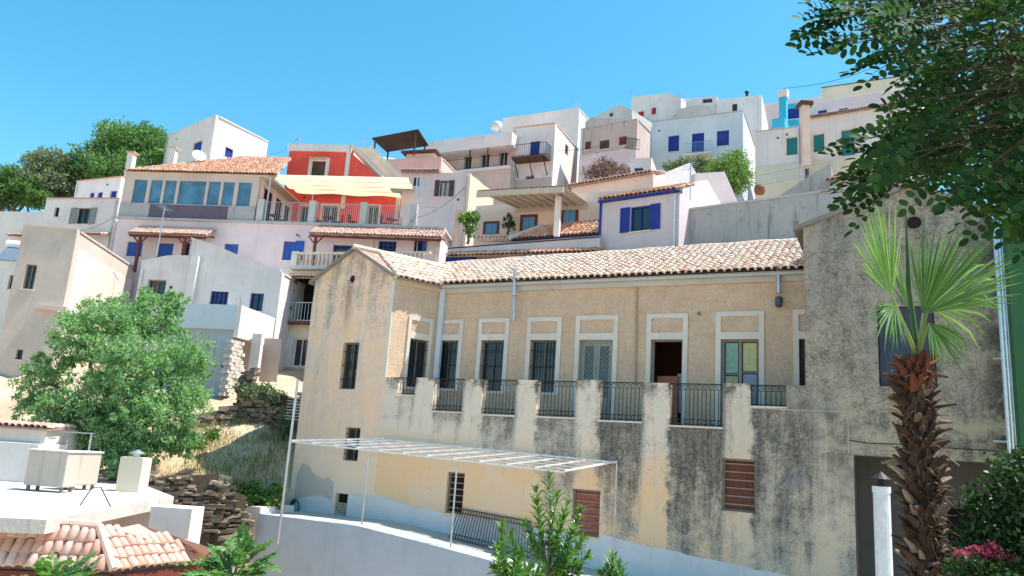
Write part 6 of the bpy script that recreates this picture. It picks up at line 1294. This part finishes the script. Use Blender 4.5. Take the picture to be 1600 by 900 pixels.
    fan(h(1452, 505, -.2), X*.55-Z*.75-Y*.3, X*.7+Z*.5, -.8, .7, .52, 16, .3, .3)
    fan(h(1425, 490, .3), Z*1-X*.12+Y*.3, X, -.3, .3, .8, 8, .1, .02)
    m = MB(); m.tube([top, h(1420, 450, .05), h(1415, 320, .05)], [.035, .03, .004], 6); m.build('spear_leaf', flat('spear green', (.05, .11, .04), .6), T)
palm()

# ------------------------------------------------------------------ overhanging tree at the upper right
def overhang():
    base = Vector((5.6, 5.6, -5.3)); T = thing('overhanging_tree', 'dark pinnate leaved tree overhanging from the upper right corner', 'tree', base)
    fork = Vector((5.3, 5.5, 1.2)); m = MB(); m.tube([base, Vector((5.55, 5.6, -3)), Vector((5.35, 5.5, -.8)), fork], [.26, .22, .2, .17], 10); m.build('trunk', BARK, T)
    hubs = [pt(x, y, d_) for x, y, d_ in ((1520, 60, 4.8), (1480, 180, 5.2), (1560, 260, 4.6), (1430, 90, 5.6), (1590, 140, 4.2), (1450, 260, 5.6), (1600, 20, 5.4))]
    for hb in hubs:
        b = MB(); q = [fork.lerp(hb, k/6)+Vector((random.gauss(0, .05), random.gauss(0, .05), .3*math.sin(math.pi*k/6)))*(k > 0) for k in range(7)]; b.tube(q, [.05*(1-.85*k/6)+.004 for k in range(7)], 7); b.build('branch', BARK, T)
    poly = [(1360, -60), (1350, 0), (1380, 50), (1440, 90), (1465, 140), (1420, 190), (1400, 235), (1385, 255), (1410, 268), (1450, 272), (1510, 268), (1560, 300), (1620, 330), (1740, 360), (1780, -100)]
    def ins(x, y):
        c = False
        for i in range(len(poly)):
            (x1, y1), (x2, y2) = poly[i], poly[(i+1) % len(poly)]
            if (y1 > y) != (y2 > y) and x < (x2-x1)*(y-y1)/(y2-y1)+x1: c = not c
        return c
    V, Fq = [], []; TW = MB()
    pts = []
    while len(pts) < 1000:
        x, y = random.uniform(1290, 1740), random.uniform(-90, 390)
        if not ins(x, y): continue
        if x < 1400 and y < 110 and random.random() < .45: continue
        pts.append((x, y, random.uniform(3.7, 6.6)))
    pts += [(1312+random.uniform(0, 50), random.uniform(-10, 75), 4.6) for _ in range(18)] + [(1352+random.uniform(-10, 20), 218+random.uniform(-8, 14), 4.3) for _ in range(4)] + [(1395+random.uniform(-15, 20), 75+random.uniform(-15, 30), 4.4) for _ in range(7)] + [(1375+random.uniform(-15, 30), 258+random.uniform(-15, 35), 4.6) for _ in range(12)]
    k_ = 0
    while k_ < 420:
        x, y = random.uniform(1440, 1740), random.uniform(-90, 360)
        if ins(x-30, y+10): pts.append((x, y, random.uniform(6, 8))); k_ += 1
    for x, y, d_ in pts:
        p = pt(x, y, d_); hb = min(hubs, key=lambda q: (q-p).length); o = (p-hb); dv = Vector((-.75, -.1, -.25))+o.normalized()*.6+Vector((random.gauss(0, .35), random.gauss(0, .35), random.gauss(0, .25)))
        pinnate(V, Fq, p, dv, random.uniform(.24, .34), random.randint(5, 6), .075, .0215, Vector((random.gauss(0, .45), random.gauss(-.75, .45), random.gauss(.7, .35))), True)
        if random.random() < .4: q = p-dv.normalized()*.35+Vector((.05, 0, .08)); TW.tube([q, p, p+dv.normalized()*.22-Vector((0, 0, .02))], [.006, .004, .002], 4, False)
    build_leaves(T, V, Fq, leafmat('robinia leaf', (.016, .05, .02), (.045, .11, .034), .34, None, .7)); MATS['robinia leaf'].node_tree.nodes['Principled BSDF'].inputs['Specular IOR Level'].default_value = .12; TW.build('twigs', flat('dark twig', (.05, .04, .025), .9), T, kind='stuff')
overhang()
# dark hedge and pink flowers at the lower right
def hedge():
    bl = [pblob(*q) for q in ((1575, 800, 8.5, 55), (1590, 740, 8.6, 40), (1545, 800, 8.6, 30), (1570, 870, 8.4, 60), (1600, 860, 8.2, 70), (1535, 845, 8.5, 20), (1625, 760, 8.2, 70))]
    b = Vector((bl[0][0].x+.2, bl[0][0].y, -5.3)); tree('hedge_bush', 'dark green bush filling the lower right corner', b, bl, 9000, .07, .02, DG, .06, 'bush', tight=.25)
    fl = leafmat('pink blossom', (.28, .03, .10), (.44, .09, .19), .3); q = [(1505, 872, 8.0, 14, 10), (1530, 864, 8.0, 16, 10), (1555, 862, 8.0, 18, 10), (1572, 872, 8.0, 12, 9)]; bl2 = [pblob(*x) for x in q]
    T = thing('flowering_shrub', 'pink flowering shrub at the foot of the palm trunk', 'shrub', Vector((bl2[1][0].x, bl2[1][0].y, -5.2))); m = MB(); m.tube([Vector((bl2[1][0].x, bl2[1][0].y, -5.2)), bl2[1][0]], [.04, .02], 6); m.build('trunk', BARK, T); leaf_blobs(T, bl2, 900, .035, .014, fl, 'blossoms'); leaf_blobs(T, [pblob(1530, 893, 8.0, 45, 18)], 1200, .06, .02, DG, 'foliage')
hedge()

# ------------------------------------------------------------------ small rooftop things
def aerial(label, x, y0, y1, d, arms=5, w_=.5):
    p1 = pt(x, y1, d); p0 = pt(x, y0, d); p0 = Vector((p1.x, p1.y, p0.z)); T = thing('roof_aerial', label, 'antenna', p1, 'television aerials on the roofs'); m = MB(); m.tube([p1-Vector((0, 0, .3)), p0], .03, 6); m.build('pole', METAL, T); m = MB(); m.bar(p0-Vector((0, w_, .05)), p0+Vector((0, w_, -.05)), .02); m.build('boom', METAL, T)
    for k in range(arms): m = MB(); q = p0+Vector((0, -w_+2*w_*k/(arms-1), -.05)); m.bar(q-Vector((w_*.6, 0, 0)), q+Vector((w_*.6, 0, 0)), .014); m.build('element', METAL, T)
for l, x, y0, y1, d in (('tall pale aerial in front of the left tiled canopy', 246, 323, 392, 42), ('slim aerial rising beside the lavender house corner', 1078, 258, 330, 33.5), ('aerial mast in front of the right terrace corner', 651, 283, 392, 42.5), ('aerial on the skyline above the suspended balcony', 901, 162, 178, 66), ('tall aerial at the left end of the red shutter house', 986, 142, 168, 72), ('aerial right of the red shutter house gable', 1062, 146, 160, 70), ('aerial left of the dark roof shelter', 566, 220, 250, 55), ('small aerial behind the parapet of the red house', 466, 214, 232, 54)): aerial(l, x, y0, y1, d)
m = MB(); a, b = pt(1224, 138, 54), pt(1420, 82, 40); m.tube([a.lerp(b, s)-Vector((0, 0, .5*math.sin(math.pi*s))) for s in np.linspace(0, 1, 14)], .018, 4); tag(m.build('overhead_wire', IRON), 'thin overhead wire running from the cyan stack into the tree', 'wire')
m = MB(); p = pt(311, 244, 47); dv = Vector((.5, -.75, .45)).normalized(); T = thing('satellite_dish', 'round satellite dish above the veranda tiles', 'dish', p-Vector((0, 0, .6)))
a = dv.cross(Vector((0, 0, 1))).normalized(); b = a.cross(dv); rings = []
for r in (0, .18, .34, .45): rings.append([p+dv*(r*r*.5)+(a*math.cos(t)+b*math.sin(t))*r for t in np.linspace(0, 2*math.pi, 16, endpoint=False)])
for i in range(3):
    for k in range(16): m.poly([rings[i][k], rings[i][(k+1) % 16], rings[i+1][(k+1) % 16], rings[i+1][k]])
o = m.build('dish', flat('dish white', (.62, .6, .58), .5), T); q = o.modifiers.new('s', 'SOLIDIFY'); q.thickness = .02
m = MB(); m.tube([p-Vector((0, 0, .9)), p-dv*.05], .03, 6); m.build('stand', METAL, T); m = MB(); m.tube([p-b*.42+dv*.05, p+dv*.4], .015, 5); m.build('feed_arm', METAL, T)
p = pt(1187, 303, 42); m = MB(); m.lathe(p, [(.24, 0), (.3, .12), (.32, .35), (.26, .5), (.2, .52)], 14); tag(m.build('clay_jar', flat('brown clay', (.24, .10, .07), .8)), 'brown clay jar below the cream band of the teal shutter house', 'jar')

W = hw((-40, 664), (74, 668), 24.5, dr=24.5); T, _, _ = house('low_house', 'low pale house with tiled edge at the left edge behind the roof slab', W, None, 2.2, plaster('pale grey render', (.62, .56, .52), .4), cat='house')
tile_shed(T, W, 0, W.L+.1, W.ztop, .15, 1.6, .08, .2, TILE3)

# ------------------------------------------------------------------ more rooftop clutter and cables
def tank(label, x, y, d, r=.4, h=.8):
    p = pt(x, y, d); T = thing('water_tank', label, 'tank', p, 'water tanks on the roofs'); m = MB(); m.lathe(p+Vector((0, 0, .15)), [(r, 0), (r*1.02, h*.3), (r*1.02, h*.7), (r*.9, h*.92), (r*.3, h)], 16); m.build('body', flat('pale tank plastic', (.55, .56, .56), .5), T, True)
    for k in range(4): b = MB(); q = p+Vector((math.cos(k*1.571+.8)*r*.8, math.sin(k*1.571+.8)*r*.8, -.2)); b.bar(q, q+Vector((0, 0, .36)), .06); b.build('foot', METAL, T)
for a in (('pale water tank on the roof left of the suspended balcony house', 776, 205, 63, .45, .7),): tank(*a)
def cable(label, pts, sag=.4, r=.015):
    m = MB(); P_ = [pt(*p) for p in pts]; q = []
    for a, b in zip(P_[:-1], P_[1:]): q += [a.lerp(b, t)-Vector((0, 0, sag*4*t*(1-t))) for t in np.linspace(0, 1, 9)]
    tag(m.tube(q, r, 4) or m.build('cable', IRON), label, 'cable', 'cables strung between the houses')
for a in (('black cable drooping from the dark shutter house to the terrace', [(735, 283, 45.5), (652, 340, 42.8)]), ('cable from the terrace mast down to the pink wall', [(651, 335, 42.5), (612, 360, 44.4)]), ('cable along the stone house front to the suspended balcony house', [(870, 235, 56), (995, 208, 57.5)]), ('cable from the red house aerial to the tall white house', [(466, 216, 54), (422, 240, 60)]), ('cable crossing the front of the beige tower roof', [(100, 362, 38), (190, 330, 47)])): cable(*a)
